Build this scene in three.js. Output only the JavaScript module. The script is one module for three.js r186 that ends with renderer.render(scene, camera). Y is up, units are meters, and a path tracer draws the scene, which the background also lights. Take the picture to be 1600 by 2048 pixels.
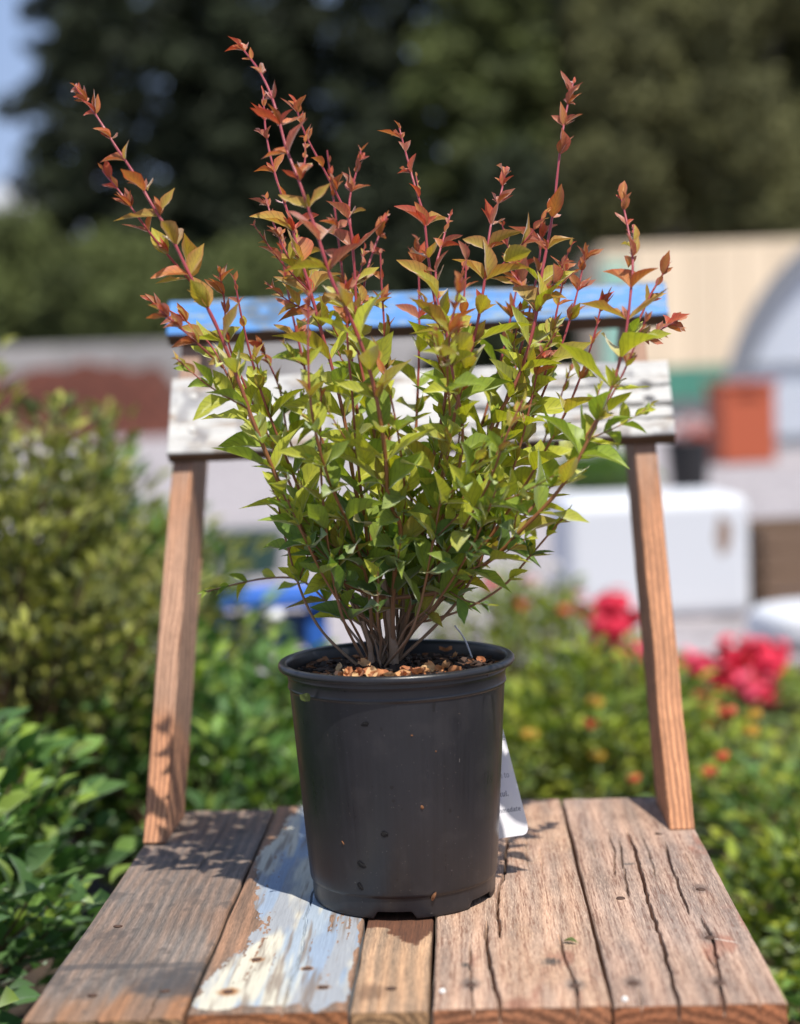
import * as THREE from 'three';
import { mergeGeometries } from 'three/addons/utils/BufferGeometryUtils.js';
import { RoundedBoxGeometry } from 'three/addons/geometries/RoundedBoxGeometry.js';

// ---------------------------------------------------------------- camera, sky, sun, exposure
const scene = new THREE.Scene();
const D = Math.PI / 180;
const camera = new THREE.PerspectiveCamera(34.48, 800 / 1024, 0.1, 900);
camera.rotation.order = 'YXZ';
camera.position.set(0, 0.9435, 1.61);
camera.rotation.set(-4.15 * D, 0, -2.1 * D);
camera.focus = 1.59;
camera.userData.fStop = 2.25;

const SUN = new THREE.Vector3(0.187, 0.898, 0.397).normalize();
const sun = new THREE.DirectionalLight(new THREE.Color(1, 0.955, 0.87), 5.0);
sun.position.copy(SUN).multiplyScalar(30);
sun.castShadow = true;
sun.shadow.mapSize.set(4096, 4096);
Object.assign(sun.shadow.camera, { left: -3, right: 3, top: 3, bottom: -3, near: 1, far: 60 });
scene.add(sun, sun.target);

const renderer = new THREE.WebGLRenderer({ antialias: true });
renderer.toneMapping = THREE.LinearToneMapping;
renderer.toneMappingExposure = 1.24;
renderer.shadowMap.enabled = true;

// ---------------------------------------------------------------- helpers
function mulberry(a) { return () => { a |= 0; a = a + 0x6D2B79F5 | 0; let t = Math.imul(a ^ a >>> 15, 1 | a); t = t + Math.imul(t ^ t >>> 7, 61 | t) ^ t; return ((t ^ t >>> 14) >>> 0) / 4294967296; }; }
const V = (x, y, z) => new THREE.Vector3(x, y, z);
const clamp = (x, a = 0, b = 1) => Math.min(b, Math.max(a, x));
const lerp = (a, b, t) => a + (b - a) * t;
const smooth = (a, b, x) => { const t = clamp((x - a) / (b - a)); return t * t * (3 - 2 * t); };
const LAT = new Float32Array(65536); { const r = mulberry(77); for (let i = 0; i < 65536; i++) LAT[i] = r(); }
function noise(x, y) {
  const xi = Math.floor(x), yi = Math.floor(y), fx = x - xi, fy = y - yi;
  const u = fx * fx * (3 - 2 * fx), v = fy * fy * (3 - 2 * fy);
  const a = (yi & 255) << 8, b = ((yi + 1) & 255) << 8, c = xi & 255, d = (xi + 1) & 255;
  const p = LAT[a + c], q = LAT[a + d], r = LAT[b + c], s = LAT[b + d];
  return p + (q - p) * u + (r - p) * v + (p - q - r + s) * u * v;
}
function fbm(x, y, o = 4) { let s = 0, a = 0.5, n = 0; for (let i = 0; i < o; i++) { s += a * noise(x + i * 17.3, y + i * 9.1); n += a; x *= 2.03; y *= 2.03; a *= 0.5; } return s / n; }
function texture(w, h, fn, srgb = true, repeat = false) {
  const data = new Uint8Array(w * h * 4), c = [0, 0, 0];
  for (let j = 0; j < h; j++) for (let i = 0; i < w; i++) {
    fn((i + 0.5) / w, (j + 0.5) / h, c);
    const k = (j * w + i) * 4;
    data[k] = clamp(c[0], 0, 255); data[k + 1] = clamp(c[1], 0, 255); data[k + 2] = clamp(c[2], 0, 255); data[k + 3] = 255;
  }
  const t = new THREE.DataTexture(data, w, h);
  t.magFilter = THREE.LinearFilter; t.minFilter = THREE.LinearMipmapLinearFilter; t.generateMipmaps = true;
  if (srgb) t.colorSpace = THREE.SRGBColorSpace;
  t.wrapS = t.wrapT = repeat ? THREE.RepeatWrapping : THREE.ClampToEdgeWrapping;
  t.needsUpdate = true;
  return t;
}
// the sky: clear blue paling to the horizon, with scattered fair-weather cloud all round
{
  const W = 1024, H = 512, data = new Float32Array(W * H * 4);
  for (let j = 0; j < H; j++) for (let i = 0; i < W; i++) {
    const el = ((j + 0.5) / H - 0.5) * Math.PI, az = (i + 0.5) / W * Math.PI * 2, y = Math.sin(el), k = (j * W + i) * 4;
    const up = clamp(y), t = Math.pow(1 - up, 2.2);
    let r = lerp(0.17, 0.50, t), g = lerp(0.33, 0.62, t), b = lerp(0.68, 0.86, t);
    if (y > 0) {
      const s = 1 / (y + 0.16), u = Math.cos(az) * Math.cos(el) * s, v = Math.sin(az) * Math.cos(el) * s;
      const c = smooth(0.50, 0.66, fbm(u * 1.9 + 3.4, v * 1.9 + 39.1, 6)) * smooth(0.0, 0.12, y) * 0.92;
      r = lerp(r, 0.92, c); g = lerp(g, 0.92, c); b = lerp(b, 0.94, c);
    } else { r = 0.26; g = 0.25; b = 0.24; }
    data[k] = r; data[k + 1] = g; data[k + 2] = b; data[k + 3] = 1;
  }
  const t = new THREE.DataTexture(data, W, H, THREE.RGBAFormat, THREE.FloatType);
  t.mapping = THREE.EquirectangularReflectionMapping; t.magFilter = t.minFilter = THREE.LinearFilter; t.colorSpace = THREE.LinearSRGBColorSpace; t.needsUpdate = true;
  scene.background = t; scene.environment = t; scene.environmentIntensity = 0.8;
}
const taken = {};
const numbered = (n) => { const k = taken[n] = (taken[n] ?? -1) + 1; return k ? n + '_' + String(k).padStart(3, '0') : n; };
function tag(o, label, category, group, kind) {
  if (label) o.userData.label = label;
  if (category) o.userData.category = category;
  if (group) o.userData.group = group;
  if (kind) o.userData.kind = kind;
  return o;
}
function thing(name, label, category, [x, y, z] = [0, 0, 0], turn = 0, group) {
  const o = new THREE.Group(); o.name = numbered(name); o.position.set(x, y, z); o.rotation.y = turn;
  tag(o, label, category, group); scene.add(o); return o;
}
function part(name, geo, m, parent) {
  const o = new THREE.Mesh(geo, m); o.name = name; o.castShadow = o.receiveShadow = true; parent.add(o); return o;
}
function solo(name, geo, m, label, category, group, kind) { const o = part(numbered(name), geo, m, scene); return tag(o, label, category, group, kind); }
const lin = (r, g, b) => new THREE.Color().setRGB(r, g, b);
const std = (o) => new THREE.MeshStandardMaterial(o);
const phy = (o) => new THREE.MeshPhysicalMaterial(o);
const box = (w, h, d, x = 0, y = 0, z = 0, r = 0) => (r ? new RoundedBoxGeometry(w, h, d, 2, r) : new THREE.BoxGeometry(w, h, d)).translate(x, y, z);
function merge(list) { return mergeGeometries(list.map((g) => { const q = g.index ? g.toNonIndexed() : g; for (const k of Object.keys(q.attributes)) if (!['position', 'normal', 'uv', 'color'].includes(k)) q.deleteAttribute(k); return q; })); }
// tapered tube along points, radius and colour given along the way (t = 0 at the first point)
function tube(pts, rad, seg, sides, col) {
  const cv = new THREE.CatmullRomCurve3(pts, false, 'centripetal'), P = cv.getSpacedPoints(seg);
  const pos = [], nor = [], uv = [], cl = [], idx = [], ref = V(0.31, 0.2, 0.93).normalize();
  for (let i = 0; i <= seg; i++) {
    const t = i / seg, d = P[Math.min(i + 1, seg)].clone().sub(P[Math.max(i - 1, 0)]).normalize();
    const a = ref.clone().cross(d).normalize(), b = d.clone().cross(a), r = rad(t), c = col ? col(t) : null;
    for (let k = 0; k <= sides; k++) {
      const g = k / sides * Math.PI * 2, n = a.clone().multiplyScalar(Math.cos(g)).addScaledVector(b, Math.sin(g));
      pos.push(P[i].x + n.x * r, P[i].y + n.y * r, P[i].z + n.z * r); nor.push(n.x, n.y, n.z); uv.push(k / sides, t * 8);
      if (c) cl.push(c[0], c[1], c[2]);
    }
  }
  for (let i = 0; i < seg; i++) for (let k = 0; k < sides; k++) { const a = i * (sides + 1) + k, b = a + sides + 1; idx.push(a, a + 1, b, a + 1, b + 1, b); }
  const g = new THREE.BufferGeometry();
  g.setAttribute('position', new THREE.Float32BufferAttribute(pos, 3)); g.setAttribute('normal', new THREE.Float32BufferAttribute(nor, 3)); g.setAttribute('uv', new THREE.Float32BufferAttribute(uv, 2));
  if (col) g.setAttribute('color', new THREE.Float32BufferAttribute(cl, 3));
  g.setIndex(idx); return g;
}
// ---------------------------------------------------------------- ground
{
  const gravelMap = texture(512, 512, (u, v, c) => {
    const a = noise(u * 128, v * 128), b = fbm(u * 16, v * 16, 3);
    const k = 138 + 56 * (a - 0.5) + 46 * (b - 0.5);
    c[0] = k * 1.08; c[1] = k * 1.03; c[2] = k * 1.04;
  }, true, true);
  gravelMap.repeat.set(300, 300);
  const g = new THREE.PlaneGeometry(900, 900).rotateX(-Math.PI / 2);
  const o = solo('ground', g, std({ map: gravelMap, roughness: 0.95 }), 'pale grey gravel yard reaching to the far trees', 'ground', null, 'structure');
  o.position.y = 0;
  const bedMap = texture(256, 256, (u, v, c) => { const k = 26 + 40 * fbm(u * 40, v * 40, 3); c[0] = k * 1.25; c[1] = k; c[2] = k * 0.8; }, true, true);
  bedMap.repeat.set(6, 6);
  const bed = solo('planting_bed', new THREE.PlaneGeometry(6.5, 5.2, 1, 1).rotateX(-Math.PI / 2), std({ map: bedMap, roughness: 1 }), 'dark soil bed under the nursery plants', 'soil', null, 'structure');
  bed.position.set(0.1, 0.004, -1.2);
}
// ---------------------------------------------------------------- wooden chair
// a sawn plank: x across, z along, top face at y = 0; real cracks are pressed into its top
function plank({ w, l, t, dx = 0.001, dz = 0.004, cracks = [], wob = 0.0012, rough = 0.0005, r = 0.0025, seed = 1, shear = 0, ragged = 0, knots = [], bareSides = false }) {
  const N = Math.max(12, Math.round(w / dx)), M = Math.max(12, Math.round(l / dz));
  const pos = [], uv = [], idx = [];
  const xs = [], half = w / 2;
  for (let i = 0; i <= N; i++) xs.push(-half + w * i / N);
  const zr = [0, 0.15, 0.4, 0.7, 1].map((k) => k * r * 1.3), zs = [];
  for (const k of zr) zs.push(-l / 2 + k);
  for (let j = 1; j < M; j++) zs.push(-l / 2 + zr[4] + (l - 2 * zr[4]) * j / M);
  for (const k of [...zr].reverse()) zs.push(l / 2 - k);
  const R = zs.length - 1;
  const edge = (e) => e < r ? r - Math.sqrt(Math.max(0, r * r - (r - e) * (r - e))) : 0;
  const side = (z, s) => (fbm(z * 14 + seed * 7, s * 31 + seed, 3) - 0.5) * 2 * wob;
  const X = (x, z) => x * (1 + (side(z, 1) - side(z, 2)) / w) + (side(z, 1) + side(z, 2)) / 2;
  function top(x, z, endDist) {
    let y = -edge(half - Math.abs(x)) - edge(endDist);
    y += (fbm(x * 60 + seed * 3.3, z * 9 + seed, 3) - 0.5) * rough * 2;
    for (const c of cracks) {
      const P = c.p, a = P[0][1], b = P[P.length - 1][1];
      if (z < a || z > b) continue;
      let k = 0; while (k < P.length - 2 && z > P[k + 1][1]) k++;
      const f = (z - P[k][1]) / (P[k + 1][1] - P[k][1]);
      const cx = lerp(P[k][0], P[k + 1][0], f) + (noise(z * 60 + seed * 5, k * 3.1 + P[0][0] * 90) - 0.5) * 0.0024 + (noise(z * 260, P[0][0] * 300) - 0.5) * 0.0006;
      const n0 = c.open0 ? 1 : smooth(0, 0.05, z - a), n1 = c.open1 ? 1 : smooth(0, 0.05, b - z);
      const wd = c.w * Math.min(n0, n1) * (0.7 + 0.6 * noise(z * 45, seed + P[0][0] * 40)), d = Math.abs(x - cx);
      if (d < wd * 1.6 + 0.0001) y -= c.d * Math.min(n0, n1) * smooth(wd * 1.6 + 0.0001, wd * 0.45, d);
    }
    for (const kn of knots) { const d = Math.hypot(x - kn[0], z - kn[1]); if (d < kn[2]) y -= kn[3] * smooth(kn[2], kn[2] * 0.5, d); }
    return y;
  }
  const rag = (x, s) => ragged ? (fbm(x * 130 + seed, s * 9, 4) - 0.5) * ragged * 2 : 0;
  const sh = (y) => -y * shear;
  for (let j = 0; j <= R; j++) for (let i = 0; i <= N; i++) {
    const x = xs[i], z0 = zs[j], y = top(x, z0, Math.min(z0 + l / 2, l / 2 - z0));
    const ke = j < 5 ? -1 : j > R - 5 ? 1 : 0;
    pos.push(X(x, z0), y, z0 + (ke ? rag(x, ke) : 0) + (j === 0 ? sh(y) : 0)); uv.push(x / w + 0.5, z0 / l + 0.5);
  }
  for (let j = 0; j < R; j++) for (let i = 0; i < N; i++) { const a = j * (N + 1) + i, b = a + N + 1; idx.push(a, b, a + 1, a + 1, b, b + 1); }
  // long sides and underside
  let first = bareSides ? idx.length : -1;
  for (const s of [0, N]) {
    const o = pos.length / 3;
    for (let j = 0; j <= R; j++) {
      const k = (j * (N + 1) + s) * 3;
      for (const q of [0, 0.5, 1]) {
        const y = lerp(pos[k + 1], -t, q), zz = shear ? Math.max(pos[k + 2], sh(y) - l / 2) : pos[k + 2];
        pos.push(pos[k] + (q === 0.5 ? (s ? 1 : -1) * (noise(zs[j] * 40, seed + s) - 0.5) * wob : 0), y, zz); uv.push(clamp((s ? 1 : 0) + (s ? -1 : 1) * q * Math.min(0.9, t / w)), zs[j] / l + 0.5);
      }
    }
    for (let j = 0; j < R; j++) for (let q = 0; q < 2; q++) { const a = o + j * 3 + q, b = a + 3; s ? idx.push(a, b, a + 1, a + 1, b, b + 1) : idx.push(a, a + 1, b, a + 1, b + 1, b); }
  }
  { const o = pos.length / 3; for (const j of [0, R]) for (const i of [0, N]) { const k = (j * (N + 1) + i) * 3; pos.push(pos[k], -t, pos[k + 2] + (j === 0 ? sh(-t) - sh(pos[k + 1]) : 0)); uv.push(i ? 1 : 0, j ? 1 : 0); } idx.push(o, o + 1, o + 2, o + 1, o + 3, o + 2); }
  if (first < 0) first = idx.length;
  for (const j of [0, R]) {
    const o = pos.length / 3;
    for (let i = 0; i <= N; i++) {
      const k = (j * (N + 1) + i) * 3;
      for (const q of [0, 0.35, 0.7, 1]) {
        const y = lerp(pos[k + 1], -t, q);
        pos.push(pos[k], y, pos[k + 2] + (j === 0 ? sh(y) - sh(pos[k + 1]) : 0) + (ragged && q > 0 && q < 1 ? (noise(xs[i] * 300, q * 9) - 0.5) * ragged * 0.5 : 0)); uv.push(xs[i] / w + 0.5, 1 - q);
      }
    }
    for (let i = 0; i < N; i++) for (let q = 0; q < 3; q++) { const a = o + i * 4 + q, b = a + 4; j ? idx.push(a, a + 1, b, a + 1, b + 1, b) : idx.push(a, b, a + 1, a + 1, b, b + 1); }
  }
  const g = new THREE.BufferGeometry();
  g.setAttribute('position', new THREE.Float32BufferAttribute(pos, 3)); g.setAttribute('uv', new THREE.Float32BufferAttribute(uv, 2)); g.setIndex(idx);
  g.addGroup(0, first, 0); g.addGroup(first, idx.length - first, 1);
  g.computeVertexNormals();
  return g;
}
// wood colour: fibres along v, growth bands, grey weathering; paint and stains by a callback
function woodMat(w, l, base, opt = {}, W = 512, H = 1024) {
  const { seed = 1, bands = 30, weather = [118, 108, 100], grey = 0.35, fibre = 1, over, bump = 0.0006, roughness = 0.85, cathedral = 0, swing = 0.16 } = opt;
  const bmp = new Float32Array(W * H);
  let n = 0;
  const map = texture(W, H, (u, v, c) => {
    const x = (u - 0.5) * w, z = (v - 0.5) * l;
    const bend = fbm(x * 14 + seed * 5, z * 4 + seed, 3) * 0.016 + cathedral * z * z;
    const rg = Math.sin((x + bend) * bands * 40 + seed) * 0.5 + 0.5;
    const fi = 0.5 * fbm(x * 800 + seed * 11, z * 24, 2) + 0.5 * fbm(x * 1300 + seed * 7, z * 95, 3), ff = noise(x * 2200 + seed, z * 190);
    const we = smooth(0.38, 0.68, fbm(x * 16 + seed * 2, z * 7 + seed * 9, 4)) * grey;
    const speck = noise(x * 1200 + 40, z * 900 + seed);
    let k = 1 + swing * (rg - 0.5) + fibre * (0.55 * (fi - 0.5) + 0.2 * (ff - 0.5));
    k *= 0.86 + 0.28 * fbm(x * 30 + seed, z * 12 + seed * 4, 3);
    for (let q = 0; q < 3; q++) c[q] = lerp(base[q], weather[q], we) * k;
    c[0] += 6 * (rg - 0.5); c[2] -= 4 * (rg - 0.5);
    let h = 0.5 * fi + 0.2 * ff + 0.3 * rg + 0.15 * (speck - 0.5);
    if (speck > 0.93) { c[0] += 18; c[1] += 16; c[2] += 14; }
    if (over) h = over(x, z, c, { fi, ff, rg, h, we }) ?? h;
    bmp[n++] = h;
  });
  n = 0;
  const bt = texture(W, H, (u, v, c) => { c[0] = c[1] = c[2] = clamp(bmp[n++]) * 255; }, false);
  return std({ color: lin(0.8, 0.8, 0.8), map, bumpMap: bt, bumpScale: bump, roughness });
}
function mix3(c, r, g, b, k) { c[0] = lerp(c[0], r, k); c[1] = lerp(c[1], g, k); c[2] = lerp(c[2], b, k); }
const endGrain = (base, seed) => {
  const f = (u, v) => { const r = Math.hypot((u - 0.3) * 3, v + 1.2 + seed * 0.1) * 26 + fbm(u * 6 + seed, v * 2, 2) * 3; return Math.sin(r) * 0.5 + 0.5; };
  const map = texture(512, 128, (u, v, c) => { const k = 0.80 + 0.14 * f(u, v) + 0.4 * (fbm(u * 60 + seed, v * 14, 3) - 0.5) - 0.12 * noise(u * 9 + seed, v * 2); c[0] = base[0] * k; c[1] = base[1] * k; c[2] = base[2] * k; });
  const bt = texture(512, 128, (u, v, c) => { c[0] = c[1] = c[2] = 255 * (0.5 * f(u, v) + 0.5 * fbm(u * 50 + seed, v * 12, 3)); }, false);
  return std({ map, bumpMap: bt, bumpScale: 0.0012, roughness: 0.9 });
};
const chair = thing('wooden_chair', 'weathered plank chair with blue and white slatted back holding the potted shrub', 'chair', [-0.002, 0, -0.01], -2.2 * D);
const rust = std({ color: lin(0.09, 0.05, 0.035), roughness: 0.75, metalness: 0.4 });
const paintedNail = std({ color: lin(0.52, 0.5, 0.47), roughness: 0.6 });
const nailGeo = new THREE.LatheGeometry([[0, 0.0012], [0.0025, 0.0011], [0.0042, 0.0006], [0.0046, -0.0004], [0.0044, -0.0015], [0.0015, -0.002], [0.0013, -0.012], [0, -0.013]].map((p) => new THREE.Vector2(...p)), 14);
const SEAT_Y = 0.45, T = 0.038;
{
  const e1 = endGrain([150, 118, 84], 1), e2 = endGrain([170, 108, 66], 2), e3 = endGrain([176, 136, 96], 3), e4 = endGrain([176, 116, 80], 4), e5 = endGrain([178, 112, 74], 5);
  // x0, x1, wood, end, cracks (x in chair), nails (x, z in chair)
  const L = 0.664;
  const defs = [
    { x0: -0.306, x1: -0.1755, e: e1, ragged: 0.004, label: 'grey weathered seat plank with a dark stain and broken front edge', cr: [{ p: [[-0.289, 0.163], [-0.279, 0.170], [-0.269, 0.173]], w: 0.00079, d: 0.004 }, { p: [[-0.269, 0.172], [-0.263, 0.191]], w: 0.00065, d: 0.004, open0: 1 }, { p: [[-0.225, -0.3], [-0.228, -0.1], [-0.231, 0.02]], w: 0.00043, d: 0.002 }, { p: [[-0.205, 0.24], [-0.203, 0.337]], w: 0.00058, d: 0.005, open1: 1 }],
      nails: [[-0.276, 0.099], [-0.26, 0.279], [-0.2, 0.273]],
      m: woodMat(0.1305, L, [124, 106, 94], { seed: 3, bands: 14, grey: 0.6, weather: [118, 110, 104], cathedral: 0.05, over: (x, z, c, q) => {
        const X = x - 0.2408;
        // warm worn patch near the joint, raw wood along the front lip, grey-blue stain band
        mix3(c, 158 * (0.8 + 0.4 * q.fi), 108 * (0.8 + 0.4 * q.fi), 76 * (0.8 + 0.4 * q.fi), 0.5 * smooth(0.4, 0.66, fbm(x * 22 + 4, z * 4.5 + 3, 4)) * smooth(-0.245, -0.19, X) * smooth(-0.14, 0.02, z));
        const front = smooth(0.255, 0.315, z + (fbm(x * 120, 3, 3) - 0.5) * 0.09);
        mix3(c, 170 * (0.75 + 0.5 * q.fi), 112 * (0.75 + 0.5 * q.fi), 70 * (0.75 + 0.5 * q.fi), front * (0.15 + 0.6 * noise(x * 90, 7)));
        const band = smooth(0.011, 0.003, Math.abs(z - 0.211 - (fbm(x * 30, 1, 2) - 0.5) * 0.008)) * 0.55;
        const bl = smooth(0.055, 0.012, Math.hypot((X + 0.192) * 0.9, z - 0.25) + (fbm(x * 60, z * 60, 3) - 0.5) * 0.05) * 0.8;
        mix3(c, 58, 57, 60, Math.max(band, bl) * (0.55 + 0.6 * q.fi));
        const kn = Math.hypot((X + 0.262) * 1.0, (z - 0.16) * 0.55), rg = Math.sin(kn * 900 + 9 * q.fi + 5 * fbm(x * 60, z * 60, 2)) * 0.5 + 0.5;
        if (kn < 0.04) mix3(c, 84, 66, 58, (0.12 + 0.16 * rg) * smooth(0.04, 0.01, kn));
        mix3(c, 74, 66, 62, 0.45 * smooth(0.62, 0.75, fbm(x * 50 + 9, z * 26, 4)));
      } }) },
    { x0: -0.1725, x1: -0.0425, e: e2, label: 'seat plank with worn cream and pale blue paint', cr: [{ p: [[-0.098, -0.05], [-0.098, 0.1], [-0.093, 0.22], [-0.096, 0.337]], w: 0.00050, d: 0.004, open1: 1 }, { p: [[-0.121, 0.15], [-0.125, 0.215]], w: 0.00029, d: 0.002 }],
      nails: [[-0.145, 0.288], [-0.066, 0.282], [-0.084, 0.237], [-0.131, 0.211]],
      m: woodMat(0.13, L, [140, 108, 86], { seed: 8, bands: 9, grey: 0.5, over: (x, z, c, q) => {
        const X = x - 0.1075;
        const wob = (fbm(z * 18 + 3, x * 6, 3) - 0.5) * 0.03, left = -0.161 + wob + 0.012 * Math.sin(z * 16);
        let cover = smooth(left, left + 0.012, X + (fbm(x * 400, z * 160, 3) - 0.5) * 0.012) * smooth(-0.0415, -0.049, X + (fbm(z * 40, 5, 3) - 0.5) * 0.01) * smooth(0.333, 0.318, z + (noise(x * 90, 2) - 0.5) * 0.02);
        const wear = fbm(x * 42 + 4 + Math.sin(z * 9) * 0.5, z * 8 + 2, 4), streak = fbm(x * 230, z * 9, 3);
        const chip = fbm(x * 420 + 6, z * 130 + 2, 3); cover = smooth(0.42, 0.5, cover * (1 - 0.62 * smooth(0.53, 0.7, streak * 0.4 + wear * 0.35 + chip * 0.25)));
        const cream = smooth(0.44, 0.6, fbm(x * 30 + 8, z * 7 + 1.5, 4) + 0.12 * Math.sin((X + 0.11) * 60 + z * 7));
        const blue = smooth(0.5, 0.66, fbm(x * 60 + 31, z * 5 + 12, 4));
        const p = [lerp(158, 210, cream), lerp(161, 203, cream), lerp(166, 184, cream)];
        p[0] = lerp(p[0], 140, blue * 0.7); p[1] = lerp(p[1], 160, blue * 0.7); p[2] = lerp(p[2], 186, blue * 0.7);
        const dirt = smooth(0.52, 0.78, fbm(x * 170 + 2, z * 11, 4));
        mix3(p, 124, 108, 96, dirt * 0.75); const k = 0.9 + 0.2 * q.fi; p[0] *= k; p[1] *= k; p[2] *= k;
        mix3(c, p[0], p[1], p[2], clamp(cover));
        for (const [nx, nz, s] of [[-0.145, 0.288, 0.013], [-0.131, 0.211, 0.009], [-0.084, 0.237, 0.008], [-0.066, 0.282, 0.008]]) { const d = Math.hypot(X - nx, z - nz) + (q.ff - 0.5) * 0.004; mix3(c, 148, 88, 40, 0.8 * smooth(s, s * 0.3, d)); }
        return q.h * 0.55 + 0.45 * clamp(cover);
      } }) },
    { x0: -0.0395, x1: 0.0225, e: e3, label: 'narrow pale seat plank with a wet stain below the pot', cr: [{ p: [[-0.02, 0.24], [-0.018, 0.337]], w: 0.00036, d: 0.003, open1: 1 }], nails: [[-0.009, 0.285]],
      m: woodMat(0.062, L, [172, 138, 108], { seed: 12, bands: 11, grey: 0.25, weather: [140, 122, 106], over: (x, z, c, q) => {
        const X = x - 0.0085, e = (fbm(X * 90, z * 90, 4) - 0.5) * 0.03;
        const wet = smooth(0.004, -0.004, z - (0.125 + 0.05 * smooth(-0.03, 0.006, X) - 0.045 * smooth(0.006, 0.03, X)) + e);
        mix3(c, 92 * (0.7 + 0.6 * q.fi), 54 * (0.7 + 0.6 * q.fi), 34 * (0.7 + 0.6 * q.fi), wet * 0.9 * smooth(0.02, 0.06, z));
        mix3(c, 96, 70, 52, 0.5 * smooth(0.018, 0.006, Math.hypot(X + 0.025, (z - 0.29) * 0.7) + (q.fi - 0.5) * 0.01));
      } }) },
    { x0: 0.0265, x1: 0.1685, e: e4, label: 'reddish brown seat plank with a long split beside the pot', cr: [{ p: [[0.103, -0.335], [0.103, -0.224], [0.094, -0.031], [0.085, 0.027], [0.084, 0.126], [0.086, 0.187]], w: 0.00086, d: 0.012, open0: 1 }, { p: [[0.072, 0.106], [0.072, 0.193], [0.076, 0.285], [0.08, 0.3375]], w: 0.00108, d: 0.014, open1: 1 }, { p: [[0.057, 0.16], [0.057, 0.285], [0.059, 0.3375]], w: 0.00050, d: 0.006, open1: 1 }, { p: [[0.136, 0.14], [0.138, 0.198], [0.141, 0.248], [0.143, 0.292], [0.142, 0.3375]], w: 0.00065, d: 0.008, open1: 1 }, { p: [[0.12, -0.2], [0.118, 0.03]], w: 0.00036, d: 0.003 }, { p: [[0.135, -0.15], [0.132, 0.0]], w: 0.00029, d: 0.003 }],
      nails: [[0.057, 0.285], [0.143, 0.292]],
      m: woodMat(0.142, L, [178, 146, 124], { seed: 21, bands: 7, grey: 0.35, weather: [156, 132, 118], fibre: 1.0, swing: 0.1, bump: 0.0009, over: (x, z, c, q) => {
        const X = x + 0.0975;
        mix3(c, 186 * (0.8 + 0.4 * q.ff), 150 * (0.8 + 0.4 * q.ff), 122 * (0.8 + 0.4 * q.ff), 0.6 * smooth(0.5, 0.7, fbm(x * 26 + 5, z * 9 + 8, 4)));
        mix3(c, 130, 74, 56, 0.5 * smooth(0.55, 0.72, fbm(x * 34 + 15, z * 13 + 2, 4)) * smooth(0.05, 0.2, z));
        for (const [nx, nz, s] of [[0.127, 0.232, 0.011], [0.054, 0.235, 0.007]]) mix3(c, 62, 56, 52, 0.8 * smooth(s, s * 0.2, Math.hypot(X - nx, (z - nz) * 0.8) + (q.fi - 0.5) * 0.012));
        for (const [nx, nz] of [[0.057, 0.285], [0.143, 0.292]]) mix3(c, 80, 70, 66, 0.6 * smooth(0.012, 0.003, Math.hypot(X - nx, (z - nz + 0.004) * 0.6)));
        if (q.ff > 0.72 && q.fi > 0.54) mix3(c, 214, 190, 168, 0.5);
        if (q.fi < 0.385) mix3(c, 124, 82, 62, 0.5);
      } }) },
    { x0: 0.1715, x1: 0.3085, e: e5, label: 'outer right seat plank with several lengthwise cracks and nail heads', cr: [{ p: [[0.234, -0.2], [0.233, -0.054], [0.228, 0.078], [0.226, 0.197], [0.222, 0.3375]], w: 0.00101, d: 0.013, open1: 1 }, { p: [[0.269, -0.15], [0.264, -0.016], [0.261, 0.13]], w: 0.00072, d: 0.009 }, { p: [[0.269, 0.10], [0.272, 0.181], [0.268, 0.232], [0.26, 0.308], [0.258, 0.3375]], w: 0.00079, d: 0.01, open1: 1 }, { p: [[0.212, -0.2], [0.212, -0.111], [0.203, 0.01]], w: 0.00050, d: 0.006 }, { p: [[0.222, -0.17], [0.214, -0.004], [0.209, 0.075]], w: 0.00058, d: 0.006 }, { p: [[0.247, -0.2], [0.246, -0.05], [0.243, 0.02]], w: 0.00043, d: 0.005 }, { p: [[0.261, 0.19], [0.262, 0.29]], w: 0.00050, d: 0.006 }, { p: [[0.283, -0.12], [0.285, 0.02]], w: 0.00029, d: 0.003 }, { p: [[0.19, -0.17], [0.188, -0.06]], w: 0.00036, d: 0.003 }, { p: [[0.192, 0.27], [0.194, 0.3375]], w: 0.00043, d: 0.005, open1: 1 }, { p: [[0.284, 0.26], [0.287, 0.3375]], w: 0.00036, d: 0.004, open1: 1 }],
      nails: [[0.191, 0.288], [0.261, 0.291], [0.27, 0.179], [0.283, 0.037], [0.267, -0.165], [0.203, 0.06]],
      m: woodMat(0.137, L, [166, 138, 120], { seed: 33, bands: 6, grey: 0.5, weather: [152, 132, 122], fibre: 1.0, swing: 0.1, bump: 0.0009, over: (x, z, c, q) => {
        const X = x + 0.24;
        mix3(c, 150, 82, 60, 0.45 * smooth(0.54, 0.7, fbm(x * 30 + 55, z * 10 + 2, 4)) * smooth(0.0, 0.03, X - 0.22));
        for (const [nx, nz] of [[0.191, 0.288], [0.261, 0.291], [0.27, 0.179], [0.283, 0.037]]) mix3(c, 84, 70, 64, 0.6 * smooth(0.013, 0.003, Math.hypot(X - nx, (z - nz + 0.004) * 0.6)));
        mix3(c, 92, 84, 78, 0.7 * smooth(0.01, 0.002, Math.hypot(X - 0.222, (z + 0.055) * 1.6) + (q.fi - 0.5) * 0.006));
        if (Math.abs((z - 0.181) - (X - 0.274) * 0.7) < 0.0011 && X > 0.274 && X < 0.292) mix3(c, 226, 216, 204, 0.85);
        if (q.ff > 0.72 && q.fi > 0.54) mix3(c, 206, 180, 160, 0.5);
        if (q.fi < 0.385) mix3(c, 118, 80, 64, 0.5);
      } }) },
  ];
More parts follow.
